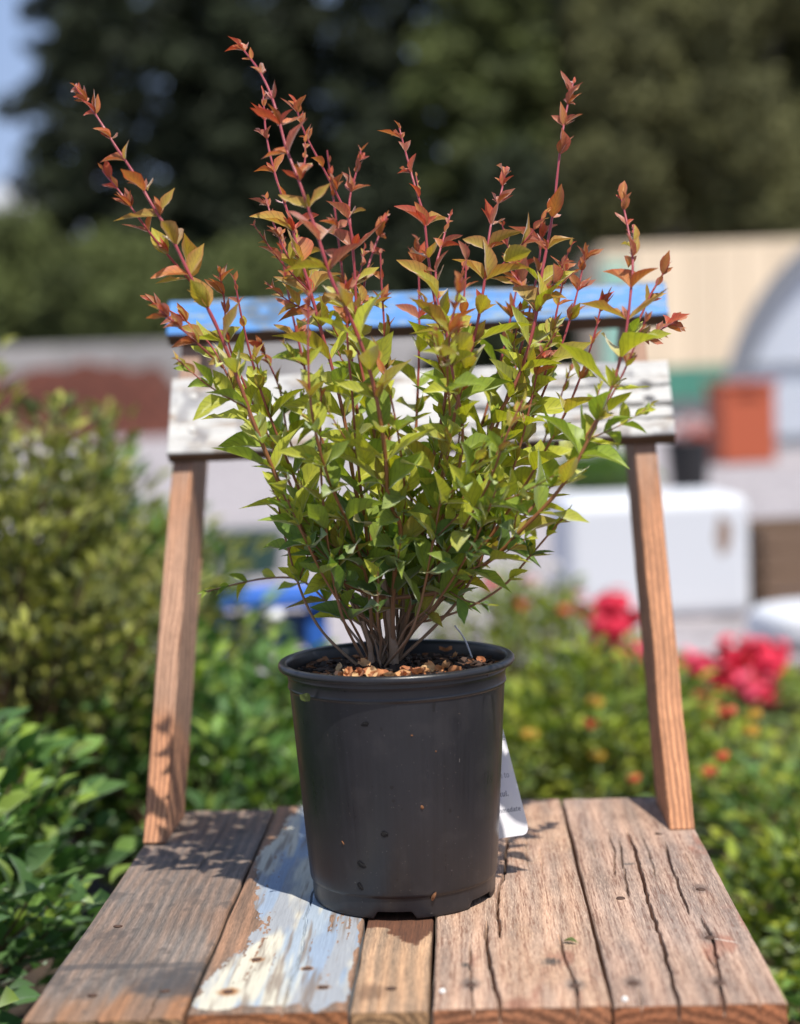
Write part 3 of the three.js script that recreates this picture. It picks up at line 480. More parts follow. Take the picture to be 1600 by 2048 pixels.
const STEMS = [
  [[-0.291,1.242,0.03],[-0.269,1.21,0.046],[-0.252,1.182,0.059],[-0.234,1.154,0.07],[-0.217,1.123,0.078],[-0.201,1.095,0.084],[-0.184,1.057,0.088],[-0.163,1.013,0.09],[-0.147,0.969,0.089],[-0.131,0.918,0.086],[-0.112,0.866,0.081],[-0.094,0.823,0.074],[-0.077,0.785,0.064],[-0.055,0.765,0.051],[-0.034,0.753,0.037],[-0.015,0.745,0.02]],
  [[-0.266,1.16,0.05],[-0.251,1.141,0.058],[-0.236,1.119,0.061],[-0.222,1.098,0.058],[-0.205,1.075,0.049],[-0.189,1.054,0.035]],
  [[-0.209,1.025,0.12],[-0.19,1.007,0.115],[-0.17,0.986,0.103],[-0.158,0.972,0.085]],
  [[-0.135,1.275,0.03],[-0.117,1.248,0.051],[-0.105,1.222,0.07],[-0.097,1.194,0.087],[-0.09,1.165,0.1],[-0.08,1.137,0.111],[-0.07,1.104,0.12],[-0.062,1.077,0.126],[-0.053,1.045,0.129],[-0.04,1.016,0.13],[-0.029,0.987,0.128],[-0.02,0.953,0.124],[-0.014,0.915,0.117],[-0.011,0.878,0.107],[-0.01,0.845,0.095],[0.0,0.819,0.08],[-0.006,0.781,0.063],[-0.01,0.741,0.043],[-0.011,0.694,0.02]],
  [[-0.118,1.236,-0.02],[-0.116,1.198,-0.008],[-0.108,1.156,0.003],[-0.097,1.119,0.012],[-0.088,1.082,0.019],[-0.079,1.049,0.025],[-0.07,1.01,0.029],[-0.058,0.962,0.031],[-0.049,0.914,0.032],[-0.045,0.876,0.031],[-0.04,0.842,0.028],[-0.029,0.798,0.024],[-0.02,0.748,0.018],[-0.016,0.693,0.01]],
  [[-0.09,1.235,-0.06],[-0.082,1.207,-0.058],[-0.068,1.177,-0.056],[-0.052,1.144,-0.053],[-0.04,1.114,-0.05],[-0.037,1.081,-0.046],[-0.036,1.041,-0.042],[-0.036,0.992,-0.038],[-0.028,0.937,-0.033],[-0.02,0.887,-0.027],[-0.017,0.838,-0.021],[-0.015,0.788,-0.014],[-0.014,0.74,-0.007],[-0.012,0.691,0.0]],
  [[-0.121,1.14,-0.04],[-0.115,1.117,-0.03],[-0.103,1.086,-0.02],[-0.084,1.051,-0.01],[-0.071,1.016,0.0]],
  [[-0.026,1.189,-0.08],[-0.03,1.171,-0.074],[-0.039,1.138,-0.064],[-0.039,1.111,-0.05]],
  [[0.013,1.202,-0.03],[0.02,1.169,-0.017],[0.026,1.142,-0.006],[0.033,1.113,0.004],[0.036,1.074,0.011],[0.04,1.035,0.017],[0.047,0.992,0.02],[0.049,0.949,0.022],[0.041,0.906,0.021],[0.028,0.858,0.019],[0.015,0.81,0.014],[0.003,0.751,0.008],[-0.005,0.691,0.0]],
  [[-0.002,1.125,-0.1],[-0.013,1.099,-0.089],[-0.024,1.068,-0.069],[-0.031,1.031,-0.04]],
  [[0.058,1.11,0.02],[0.05,1.085,0.042],[0.042,1.058,0.06],[0.042,1.027,0.072],[0.048,1.002,0.078],[0.053,0.962,0.08],[0.061,0.911,0.076],[0.055,0.864,0.068],[0.037,0.817,0.054],[0.017,0.768,0.034],[-0.005,0.697,0.01]],
  [[0.116,1.158,-0.02],[0.108,1.129,0.002],[0.098,1.104,0.019],[0.092,1.075,0.033],[0.087,1.041,0.043],[0.079,1.004,0.049],[0.067,0.962,0.05],[0.055,0.92,0.048],[0.046,0.878,0.042],[0.03,0.83,0.032],[0.013,0.786,0.018],[-0.005,0.696,0.0]],
  [[0.187,1.243,-0.05],[0.176,1.206,-0.032],[0.168,1.168,-0.016],[0.159,1.114,-0.002],[0.15,1.075,0.009],[0.142,1.041,0.018],[0.136,1.008,0.025],[0.124,0.97,0.03],[0.109,0.937,0.032],[0.091,0.909,0.033],[0.078,0.871,0.031],[0.058,0.833,0.026],[0.033,0.79,0.02],[0.008,0.741,0.011],[-0.006,0.691,0.0]],
  [[0.218,1.123,0.04],[0.22,1.095,0.063],[0.222,1.057,0.083],[0.217,1.024,0.098],[0.209,0.983,0.109],[0.196,0.943,0.117],[0.179,0.908,0.12],[0.16,0.872,0.119],[0.141,0.845,0.114],[0.114,0.817,0.106],[0.091,0.793,0.093],[0.063,0.771,0.076],[0.035,0.754,0.055],[-0.008,0.746,0.03]],
  [[0.259,1.053,0.06],[0.24,1.025,0.067],[0.228,1.002,0.072],[0.215,0.982,0.075]],
  [[0.273,1.003,0.02],[0.246,0.991,0.05],[0.216,0.979,0.075]],
  [[0.152,0.826,0.1],[0.119,0.788,0.089],[0.096,0.761,0.076],[0.063,0.739,0.06],[0.03,0.726,0.042],[0.003,0.717,0.022],[-0.007,0.696,0.0]],
  [[0.171,1.065,0.0],[0.161,1.027,0.008],[0.153,0.995,0.014],[0.142,0.95,0.018],[0.119,0.917,0.02],[0.099,0.884,0.02],[0.073,0.842,0.018],[0.043,0.794,0.014],[0.012,0.745,0.008],[-0.005,0.691,0.0]],
  [[0.119,1.061,-0.05],[0.136,1.03,-0.03],[0.14,0.999,0.0]],
  [[-0.074,1.032,0.14],[-0.076,0.984,0.143],[-0.076,0.94,0.14],[-0.071,0.899,0.128],[-0.062,0.862,0.11],[-0.047,0.818,0.084],[-0.033,0.762,0.051],[-0.032,0.693,0.01]],
  [[-0.235,1.041,0.0],[-0.202,1.021,-0.002],[-0.178,0.996,0.0],[-0.162,0.966,0.008],[-0.141,0.913,0.02]],
  [[-0.169,1.068,-0.03],[-0.167,1.041,-0.042],[-0.166,1.002,-0.049],[-0.151,0.956,-0.052],[-0.13,0.905,-0.05],[-0.109,0.855,-0.044],[-0.086,0.799,-0.034],[-0.057,0.75,-0.019],[-0.034,0.692,0.0]],
  [[-0.136,0.997,-0.08],[-0.119,0.95,-0.094],[-0.113,0.904,-0.098],[-0.092,0.846,-0.09],[-0.073,0.795,-0.071],[-0.051,0.742,-0.041],[-0.035,0.692,0.0]],
  [[-0.017,0.983,0.1],[-0.005,0.941,0.116],[0.002,0.896,0.11],[0.005,0.853,0.081],[0.002,0.811,0.03]],
  [[0.06,1.039,0.16],[0.052,1.005,0.158],[0.047,0.966,0.138],[0.049,0.921,0.1]],
  [[0.112,0.933,0.15],[0.095,0.898,0.149],[0.082,0.862,0.133],[0.059,0.82,0.103],[0.031,0.775,0.059],[-0.002,0.71,0.0]],
  [[0.181,0.96,-0.1],[0.16,0.904,-0.111],[0.137,0.858,-0.111],[0.104,0.818,-0.1],[0.065,0.779,-0.078],[0.022,0.739,-0.044],[-0.005,0.696,0.0]],
  [[0.263,1.009,-0.12],[0.235,0.948,-0.121],[0.202,0.897,-0.117],[0.163,0.846,-0.107],[0.118,0.802,-0.091],[0.064,0.765,-0.07],[0.011,0.724,-0.043],[-0.005,0.689,-0.01]],
  [[-0.201,0.748,-0.06],[-0.171,0.754,-0.067],[-0.135,0.759,-0.067],[-0.104,0.757,-0.06],[-0.079,0.737,-0.047],[-0.054,0.708,-0.027],[-0.037,0.687,0.0]],
  [[-0.103,0.849,0.1],[-0.088,0.811,0.096],[-0.072,0.772,0.08],[-0.051,0.729,0.051],[-0.037,0.688,0.01]],
  [[0.09,0.862,0.14],[0.076,0.826,0.126],[0.058,0.788,0.1],[0.03,0.742,0.061],[-0.003,0.692,0.01]],
  [[-0.061,1.193,-0.1],[-0.057,1.15,-0.101],[-0.053,1.103,-0.099],[-0.049,1.052,-0.093],[-0.045,0.999,-0.085],[-0.041,0.942,-0.074],[-0.036,0.882,-0.06],[-0.032,0.82,-0.043],[-0.027,0.757,-0.023],[-0.022,0.691,0.0]],
  [[-0.01,1.083,-0.05],[-0.01,1.05,-0.046],[-0.009,1.014,-0.042],[-0.009,0.976,-0.038],[-0.009,0.935,-0.033],[-0.008,0.891,-0.027],[-0.008,0.845,-0.021],[-0.008,0.796,-0.015],[-0.007,0.745,-0.008],[-0.007,0.691,0.0]],
  [[0.028,1.098,-0.09],[0.028,1.061,-0.086],[0.027,1.022,-0.08],[0.025,0.981,-0.073],[0.022,0.938,-0.065],[0.018,0.892,-0.055],[0.013,0.844,-0.043],[0.007,0.795,-0.03],[-0.0,0.743,-0.016],[-0.007,0.691,0.0]],
  [[0.077,1.083,-0.06],[0.073,1.047,-0.049],[0.068,1.009,-0.04],[0.061,0.97,-0.031],[0.053,0.929,-0.023],[0.044,0.885,-0.017],[0.033,0.84,-0.011],[0.021,0.792,-0.006],[0.007,0.743,-0.003],[-0.007,0.691,0.0]],
  [[0.136,1.085,-0.1],[0.128,1.046,-0.093],[0.118,1.006,-0.085],[0.106,0.964,-0.076],[0.091,0.922,-0.065],[0.076,0.878,-0.054],[0.058,0.833,-0.042],[0.038,0.786,-0.029],[0.016,0.739,-0.015],[-0.007,0.691,0.0]],
  [[0.155,1.105,-0.08],[0.149,1.066,-0.071],[0.139,1.025,-0.062],[0.127,0.982,-0.053],[0.112,0.938,-0.044],[0.094,0.892,-0.036],[0.073,0.845,-0.027],[0.049,0.795,-0.018],[0.022,0.743,-0.009],[-0.007,0.691,0.0]],
  [[0.194,1.077,-0.04],[0.184,1.04,-0.028],[0.171,1.001,-0.017],[0.155,0.962,-0.009],[0.136,0.921,-0.002],[0.114,0.878,0.002],[0.089,0.835,0.004],[0.06,0.789,0.005],[0.028,0.741,0.003],[-0.007,0.691,0.0]],
  [[0.196,1.022,0.06],[0.187,0.99,0.065],[0.175,0.957,0.067],[0.16,0.923,0.067],[0.141,0.889,0.063],[0.119,0.852,0.056],[0.094,0.815,0.047],[0.064,0.775,0.034],[0.031,0.734,0.019],[-0.007,0.691,0.0]],
  [[-0.042,1.048,0.09],[-0.042,1.016,0.094],[-0.042,0.982,0.094],[-0.04,0.947,0.091],[-0.039,0.911,0.085],[-0.037,0.872,0.075],[-0.034,0.831,0.061],[-0.031,0.787,0.044],[-0.027,0.741,0.024],[-0.022,0.691,0.0]],
  [[-0.148,1.055,0.04],[-0.143,1.02,0.04],[-0.136,0.983,0.038],[-0.127,0.946,0.036],[-0.115,0.908,0.032],[-0.101,0.868,0.028],[-0.086,0.826,0.022],[-0.067,0.783,0.016],[-0.046,0.738,0.008],[-0.022,0.691,0.0]],
  [[-0.111,1.101,-0.07],[-0.107,1.063,-0.072],[-0.101,1.023,-0.072],[-0.093,0.981,-0.069],[-0.084,0.936,-0.064],[-0.074,0.89,-0.056],[-0.063,0.842,-0.046],[-0.051,0.793,-0.033],[-0.037,0.743,-0.018],[-0.022,0.691,0.0]]
];
{
  const rnd = mulberry(2024);
  const shrub = thing('flowering_shrub', 'young shrub with copper red tips and lime green leaves growing in the black pot', 'shrub', [0, 0, 0]);
  const UP = V(0, 1, 0), leaves = [], stems = [];
  const pal = { // middle of the blade, margin
    deep: [[0.17, 0.30, 0.016], [0.14, 0.27, 0.015]], green: [[0.35, 0.46, 0.018], [0.29, 0.42, 0.018]], lime: [[0.58, 0.59, 0.018], [0.52, 0.56, 0.018]], olive: [[0.52, 0.49, 0.02], [0.54, 0.36, 0.03]], bronze: [[0.52, 0.38, 0.03], [0.56, 0.22, 0.045]],
    copper: [[0.58, 0.23, 0.035], [0.64, 0.12, 0.03]], rosy: [[0.50, 0.19, 0.09], [0.60, 0.12, 0.08]], red: [[0.64, 0.13, 0.03], [0.66, 0.06, 0.028]] };
  function colour(y, tt) {
    const k = smooth(0.91, 1.11, y) * 0.75 + 0.6 * smooth(0.26, 0.0, tt) * smooth(0.86, 1.0, y) + 0.5 * (rnd() - 0.5);
    const q = k > 0.85 ? (rnd() > 0.45 ? 'copper' : rnd() > 0.5 ? 'red' : 'rosy') : k > 0.58 ? (rnd() > 0.5 ? 'bronze' : rnd() > 0.5 ? 'copper' : 'rosy') : k > 0.33 ? (rnd() > 0.45 ? 'olive' : 'bronze') : k > 0.12 ? (rnd() > 0.35 ? 'lime' : 'olive') : y > 0.90 ? (rnd() > 0.3 ? 'lime' : 'green') : y > 0.81 ? (rnd() > 0.42 ? 'green' : 'lime') : (rnd() > 0.55 ? 'green' : 'deep');
    return q;
  }
  function leaf(p, s, side, phi, len, ratio, kind, stem) {
    const dir = s.clone().multiplyScalar(Math.cos(phi)).addScaledVector(side, Math.sin(phi)).addScaledVector(UP, -0.12 * rnd()).normalize();
    const n = s.clone().multiplyScalar(0.45).addScaledVector(SUN, 1.0).add(V(rnd() - 0.5, rnd() - 0.5, rnd() - 0.5).multiplyScalar(0.9)); n.addScaledVector(dir, -n.dot(dir)).normalize();
    const x = n.clone().cross(dir).normalize(), m = new THREE.Matrix4().makeBasis(x.multiplyScalar(len * ratio), n.multiplyScalar(len), dir.multiplyScalar(len)).setPosition(p);
    const b = 0.8 + 0.4 * rnd();
    leaves.push({ m, kind, b, g: Math.floor(rnd() * LEAVES.length), stem, p: p.clone().addScaledVector(dir, 0.5), area: len * len * ratio });
  }
  const barkAt = (y, t) => { const r = smooth(0.86, 1.02, y + 0.1 * (0.3 - t)), w = smooth(0.70, 0.80, y); const base = [0.25, 0.155, 0.095], mid = [0.24, 0.095, 0.035], tip = [0.30, 0.045, 0.055]; return [0, 1, 2].map((i) => lerp(lerp(base[i], mid[i], w), tip[i], r)); };
  function frame(d) { const a = Math.abs(d.y) > 0.95 ? V(1, 0, 0) : UP.clone(); a.addScaledVector(d, -a.dot(d)).normalize(); return [a, d.clone().cross(a)]; }
  function grow(pts, stem, opt) {
    const cv = new THREE.CatmullRomCurve3(pts, false, 'centripetal'), len = cv.getLength(), main = !opt.side;
    const r0 = opt.r0, geos = [];
    geos.push(tube(pts, (t) => lerp(opt.rt ?? 0.0007, r0, Math.pow(t, 0.8)) * (1 + 0.10 * Math.sin(t * len * 240)), Math.max(8, Math.round(len / 0.008)), 7, (t) => barkAt(cv.getPointAt(clamp(t)).y, t)));
    let s = 0.002, k = 0, ph = rnd() * 6;
    while (s < len * (opt.until ?? 1)) {
      const t = s / len, p = cv.getPointAt(t), d = cv.getTangentAt(t).negate(), [a, b] = frame(d), tt = main ? s / Math.max(0.35, len) : 0.12 + t * 0.25;
      const th = ph + k * Math.PI / 2 + (rnd() - 0.5) * 0.5, low = smooth(0.70, 0.79, p.y), shown = s < 0.02 || (opt.full && p.y > 0.72) || (p.y > 0.715 && rnd() < (0.2 + 0.8 * low));
      const size = opt.size * lerp(0.015, 0.057, smooth(0, main ? 0.16 : 0.06, s)) * (1 - 0.26 * smooth(0.96, 1.13, p.y));
      for (const q of [0, Math.PI]) {
        const side = a.clone().multiplyScalar(Math.cos(th + q)).addScaledVector(b, Math.sin(th + q));
        if (shown && rnd() < 0.93) leaf(p, d, side, lerp(0.4, 0.88, smooth(0, 0.1, s)) + 0.5 * (rnd() - 0.5), size * (0.7 + 0.55 * rnd()), 0.29 + 0.13 * rnd(), colour(p.y, tt), stem);
        // axillary tufts
        if (main && s > 0.01 && p.y > 0.76 && rnd() < 0.46) for (let i = 0; i < 2 + (rnd() > 0.5); i++) {
          const sd = side.clone().applyAxisAngle(d, (rnd() - 0.5) * 2.2); leaf(p, d, sd, 0.25 + 0.6 * rnd(), 0.012 + 0.016 * rnd(), 0.32, colour(p.y + 0.05, tt - 0.08), stem);
        }
        // side shoots
        if (main && s > 0.06 && p.y > 0.755 && rnd() < opt.shoots * (p.y > 1.06 ? 0.25 : p.y > 0.93 ? 1.5 : 1)) {
          const L = 0.03 + 0.06 * rnd(), sd = side.clone().multiplyScalar(0.75).add(d).normalize(), e = p.clone().addScaledVector(sd, L).addScaledVector(UP, 0.012 * rnd());
          geos.push(...grow([e, p.clone().lerp(e, 0.5).addScaledVector(side, 0.004), p], stem, { side: true, r0: 0.0009, rt: 0.0005, size: 0.55 + 0.25 * rnd(), shoots: 0 }));
        }
      }
      k++; s += main ? lerp(0.010, 0.031, smooth(0, 0.05, s)) * (0.85 + 0.3 * rnd()) : lerp(0.008, 0.022, smooth(0, 0.03, s));
    }
    return geos;
  }
  const barkBump = texture(64, 256, (u, v, c) => { c[0] = c[1] = c[2] = 255 * fbm(u * 9, v * 5, 3); }, false, true);
  const stemMat = std({ vertexColors: true, roughness: 0.4, bumpMap: barkBump, bumpScale: 0.0004 });
  const all = STEMS.map((s) => s.map((p) => V(...p)));
  // stems that the leaves in front hide, filling the back and middle of the crown
  for (let i = 0; i < 6; i++) {
    const a = i / 6 * 6.283 + 0.3 * rnd(), R = 0.07 + 0.12 * rnd(), tip = V(0.02 + Math.cos(a) * R * 0.8, 0.88 + 0.15 * rnd(), 0.0 + Math.sin(a) * R * 0.9), base = V(-0.022 + 0.03 * (rnd() - 0.5), 0.67, 0.015 + 0.03 * (rnd() - 0.5));
    const c1 = base.clone().lerp(tip, 0.35).add(V(Math.cos(a) * 0.02, -0.03, Math.sin(a) * 0.02)), c2 = base.clone().lerp(tip, 0.7).add(V(Math.cos(a) * 0.02, -0.01, Math.sin(a) * 0.02));
    all.push([tip, c2, c1, base]);
  }
  for (let i = 0; i < 8; i++) {
    const a = i / 8 * 6.283 + 0.4 * rnd(), R = 0.04 + 0.06 * rnd(), tip = V(-0.005 + Math.cos(a) * R * 1.2, 0.765 + 0.10 * rnd(), 0.015 + Math.sin(a) * R), base = V(-0.022 + 0.03 * (rnd() - 0.5), 0.67, 0.018 + 0.02 * (rnd() - 0.5));
    all.push([tip, base.clone().lerp(tip, 0.65).add(V(Math.cos(a) * 0.012, -0.012, Math.sin(a) * 0.012)), base.clone().lerp(tip, 0.3).add(V(0, 0.005, 0)), base]);
  }
  all.forEach((pts, i) => {
    const end = pts[pts.length - 1];
    if (end.y < 0.73) { const x = end.x < -0.028 ? -0.034 : -0.012; pts.push(V(x + 0.008 * (rnd() - 0.5), 0.664, 0.022 + 0.014 * (rnd() - 0.5))); }
    let len = 0; for (let k = 1; k < pts.length; k++) len += pts[k].distanceTo(pts[k - 1]);
    const reach = end.y < 0.78, stem = stems.length;
    const geos = grow(pts, stem, { r0: reach ? lerp(0.0015, 0.0026, smooth(0.2, 0.7, len)) : 0.0012, rt: 0.0008, size: i < 31 ? 0.95 : 0.8, shoots: len > 0.3 ? 0.09 : 0.09, until: reach ? 0.94 : 1, full: i === 28 });
    const o = part('stem', merge(geos), stemMat, shrub); stems.push(o);
  });
  // two woody stumps where the stems leave the bark
  for (const [x, z, h, w] of [[-0.034, 0.022, 0.06, 0.005], [-0.012, 0.022, 0.10, 0.0062]]) {
    const o = part('trunk', tube([V(x, 0.664, z), V(x + 0.001, 0.69, z), V(x + (w > 0.007 ? -0.002 : -0.006), 0.664 + h, z)], (t) => lerp(w, w * 0.28, t) * (1 + 0.12 * Math.sin(t * 23)), 16, 12, () => [0.27, 0.175, 0.11]), stemMat, shrub);
    const P = o.geometry.attributes.position; for (let i = 0; i < P.count; i++) { const k = (fbm(i % 13 * 1.7, P.getY(i) * 40, 2) - 0.5) * 0.004; P.setX(i, P.getX(i) + k); P.setZ(i, P.getZ(i) + k * 0.7); } o.geometry.computeVertexNormals();
  }
  // the 300 leaves that show largest are parts of their stems; the rest is one part
  const eye = camera.position;
  leaves.forEach((l) => { const e = l.m.elements, n = V(e[4], e[5], e[6]).normalize(), to = eye.clone().sub(l.p).normalize(); l.show = l.area / eye.distanceToSquared(l.p) * (0.35 + Math.abs(n.dot(to))) * (1 + 1.2 * clamp(l.p.z * 5, -0.5, 1)); });
  leaves.sort((a, b) => b.show - a.show);
  const mats = {}, tinted = {}, rest = [];
  const dye = (g, c, b) => { const n = g.attributes.position.count, u = g.attributes.uv, cl = new Float32Array(n * 3); for (let k = 0; k < n; k++) { const e = smooth(0.25, 1, Math.abs(u.getX(k) - 0.5) * 2) * 0.8 + 0.2 * u.getY(k); for (let i = 0; i < 3; i++) cl[k * 3 + i] = lerp(c[0][i], c[1][i], e) * b; } g.setAttribute('color', new THREE.BufferAttribute(cl, 3)); return g; };
  leaves.forEach((l, i) => {
    const c = pal[l.kind];
    if (i < 300) {
      const q = Math.floor(l.b * 5); mats[q] ??= leafMat({ color: lin(...[0, 1, 2].map(() => (q + 0.5) / 5)), vertexColors: true });
      tinted[l.kind + l.g] ??= dye(LEAVES[l.g].clone(), c, 1);
      const o = part('leaf', tinted[l.kind + l.g], mats[q], stems[l.stem]); l.m.decompose(o.position, o.quaternion, o.scale);
    } else rest.push(dye(LEAVES[l.g].clone().applyMatrix4(l.m), c, l.b));
  });
  const o = part('small_leaves', mergeGeometries(rest), leafMat({ vertexColors: true }), shrub); o.userData.kind = 'stuff';
  console.log('leaves', leaves.length, 'stems', stems.length);
}

// small scraps lying about
{
  const m = leafMat({ color: lin(0.16, 0.22, 0.04) }), w = std({ color: lin(0.7, 0.68, 0.64), roughness: 0.8 });
  const a = solo('fallen_leaf', LEAVES[3], m, 'tiny curled green leaf lying on the reddish seat plank', 'leaf'); a.position.set(0.131, SEAT_Y + 0.002, 0.176); a.scale.set(0.006, 0.014, 0.016); a.rotation.set(-0.3, 1.1, 0.2);
  const b = solo('leaf_scrap', LEAVES[1], m, 'small green leaf scrap stuck below the pot rim', 'leaf'); b.position.set(POT.x - 0.082, POT.y + 0.207, POT.z + 0.073); b.scale.set(0.010, 0.012, 0.015); b.rotation.set(-0.9, -0.7, 0.4);
  const g = new THREE.IcosahedronGeometry(0.0028, 1);
  for (const [x, y, z, t] of [[0.166, SEAT_Y + 0.001, 0.318, 'white perlite grain at the front end of the right plank joint'], [0.0205, SEAT_Y + 0.0012, 0.286, 'white perlite grain beside the narrow pale plank']]) { const o = solo('perlite_grain', g, w, t, 'grain', 'perlite grains on the seat'); o.position.set(x, y, z); }
}
// ---------------------------------------------------------------- shrubs round the chair
const GREENS = { glossy: [[0.05, 0.14, 0.02], [0.09, 0.21, 0.03], [0.15, 0.28, 0.035], [0.22, 0.33, 0.025]], olive: [[0.08, 0.10, 0.014], [0.18, 0.20, 0.022], [0.27, 0.28, 0.03], [0.36, 0.37, 0.06]], bright: [[0.16, 0.24, 0.012], [0.27, 0.34, 0.014], [0.36, 0.40, 0.014], [0.09, 0.15, 0.014]] };
const bushLeaf = [leafGeo(0.3, 0.25, 0.2, 2, 4, 0.4), leafGeo(0.2, 0.4, -0.2, 2, 4, 0.4)];
const bushMat = (o) => phy({ color: 0xffffff, roughness: 0.95, transmission: 0.4, thickness: 0, side: THREE.DoubleSide, clearcoat: 0.25, clearcoatRoughness: 0.35, ...o });
const instMat = bushMat({});
const bushStem = std({ color: lin(0.11, 0.06, 0.035), roughness: 0.9 });
const flowerBall = (n, r, s, seed) => { const rn = mulberry(seed), l = []; for (let i = 0; i < n; i++) { const y = rn() * 1.5 - 0.5, a = rn() * 6.283, q = Math.sqrt(Math.max(0, 1 - y * y)); const d = V(Math.cos(a) * q, y, Math.sin(a) * q).normalize(); const m = new THREE.Matrix4().lookAt(d, V(0, 0, 0), V(0.1, 1, 0.2)).multiply(new THREE.Matrix4().makeRotationX(Math.PI / 2 + (rn() - 0.5))); l.push(leafGeo(0.3, 0.2, 0.2, 2, 3, 0).scale(s, s, s).applyMatrix4(m).translate(d.x * r, d.y * r * 0.8, d.z * r)); } return mergeGeometries(l); };
const petalMat = (r, g, b) => phy({ color: lin(r, g, b), roughness: 0.9, side: THREE.DoubleSide, transmission: 0.3, thickness: 0 });
// a bush of arching shoots: parts are stems, single near leaves, the remaining foliage, flowers
function bush(name, label, category, group, [x, z], { r, h, n = 40, leafL = 0.03, ratio = 0.45, cols = GREENS.olive, singles = 0, per = 34, seed = 1, flowers = [], squash = 1, from = 0.25 }) {
  const rn = mulberry(seed), o = thing(name, label, category, [x, 0, z], 0, group), eye = camera.position.clone().sub(o.position);
  const stems = [], L = [];
  for (let i = 0; i < n; i++) {
    const a = rn() * 6.283, q = Math.sqrt(rn()), ex = Math.cos(a) * r * q, ez = Math.sin(a) * r * q * squash, ey = h * (1 - 0.45 * q * q) * (0.72 + 0.28 * rn());
    const pts = [V(ex * 0.12, 0.005, ez * 0.12), V(ex * 0.45, ey * 0.4, ez * 0.45), V(ex * 0.85, ey * 0.8, ez * 0.85), V(ex * (1 + 0.1 * rn()), ey, ez * (1 + 0.1 * rn()))];
    stems.push(tube(pts, (t) => lerp(0.006, 0.0015, t), 10, 5));
    const cv = new THREE.CatmullRomCurve3(pts);
    for (let k = 0; k < per; k++) {
      const t = from + (1 - from) * Math.pow(rn(), 0.8), p = cv.getPoint(t), d = cv.getTangent(t), b = rn() * 6.283, side = V(Math.cos(b), 0.3 * (rn() - 0.3), Math.sin(b)), j = leafL * 1.6 * rn();
      p.addScaledVector(side, j); if (p.y < 0.02) continue;
      const dir = side.clone().multiplyScalar(0.8).addScaledVector(d, 0.5 + 0.6 * rn()).add(V(0, 0.2 * rn(), 0)).normalize();
      const nn = V(0, 1, 0).add(V(rn() - 0.5, rn() - 0.5, rn() - 0.5).multiplyScalar(1.3)); nn.addScaledVector(dir, -nn.dot(dir)).normalize();
      const s = leafL * (0.65 + 0.6 * rn()), m = new THREE.Matrix4().makeBasis(nn.clone().cross(dir).multiplyScalar(s * ratio), nn.multiplyScalar(s), dir.multiplyScalar(s)).setPosition(p);
      L.push({ m, d: eye.distanceTo(p) * (1 + 0.15 * rn()), c: Math.floor(rn() * cols.length), b: 0.75 + 0.5 * rn() });
    }
  }
  part('stems', merge(stems), bushStem, o);
  L.sort((a, b) => a.d - b.d);
  const mats = cols.map((c) => bushMat({ color: lin(...c) }));
  const near = Math.min(singles, L.length);
  for (let i = 0; i < near; i++) { const l = L[i], q = part('leaf', bushLeaf[i % 2], mats[l.c], o); l.m.decompose(q.position, q.quaternion, q.scale); }
  if (L.length > near) {
    const im = new THREE.InstancedMesh(bushLeaf[0], instMat, L.length - near);
    for (let i = near; i < L.length; i++) { im.setMatrixAt(i - near, L[i].m); const c = cols[L[i].c]; im.setColorAt(i - near, lin(c[0] * L[i].b, c[1] * L[i].b, c[2] * L[i].b)); }
    im.name = 'foliage'; im.userData.kind = 'stuff'; im.castShadow = im.receiveShadow = true; o.add(im);
  }
  for (const [fx, fy, fz, s, g, m] of flowers) { const q = part('flower', g, m, o); q.position.set(fx - x, fy, fz - z); q.scale.setScalar(s); q.rotation.y = fx * 40; }
  return o;
}
const white = petalMat(0.72, 0.68, 0.66), crimson = petalMat(0.72, 0.012, 0.06), pink = petalMat(0.8, 0.07, 0.15), orange = petalMat(0.6, 0.09, 0.03), blueP = petalMat(0.2, 0.3, 0.6), blush = petalMat(0.75, 0.5, 0.48), mustard = petalMat(0.5, 0.28, 0.02);
const bloomA = flowerBall(26, 0.6, 0.75, 4), bloomB = flowerBall(7, 0.3, 0.9, 5);
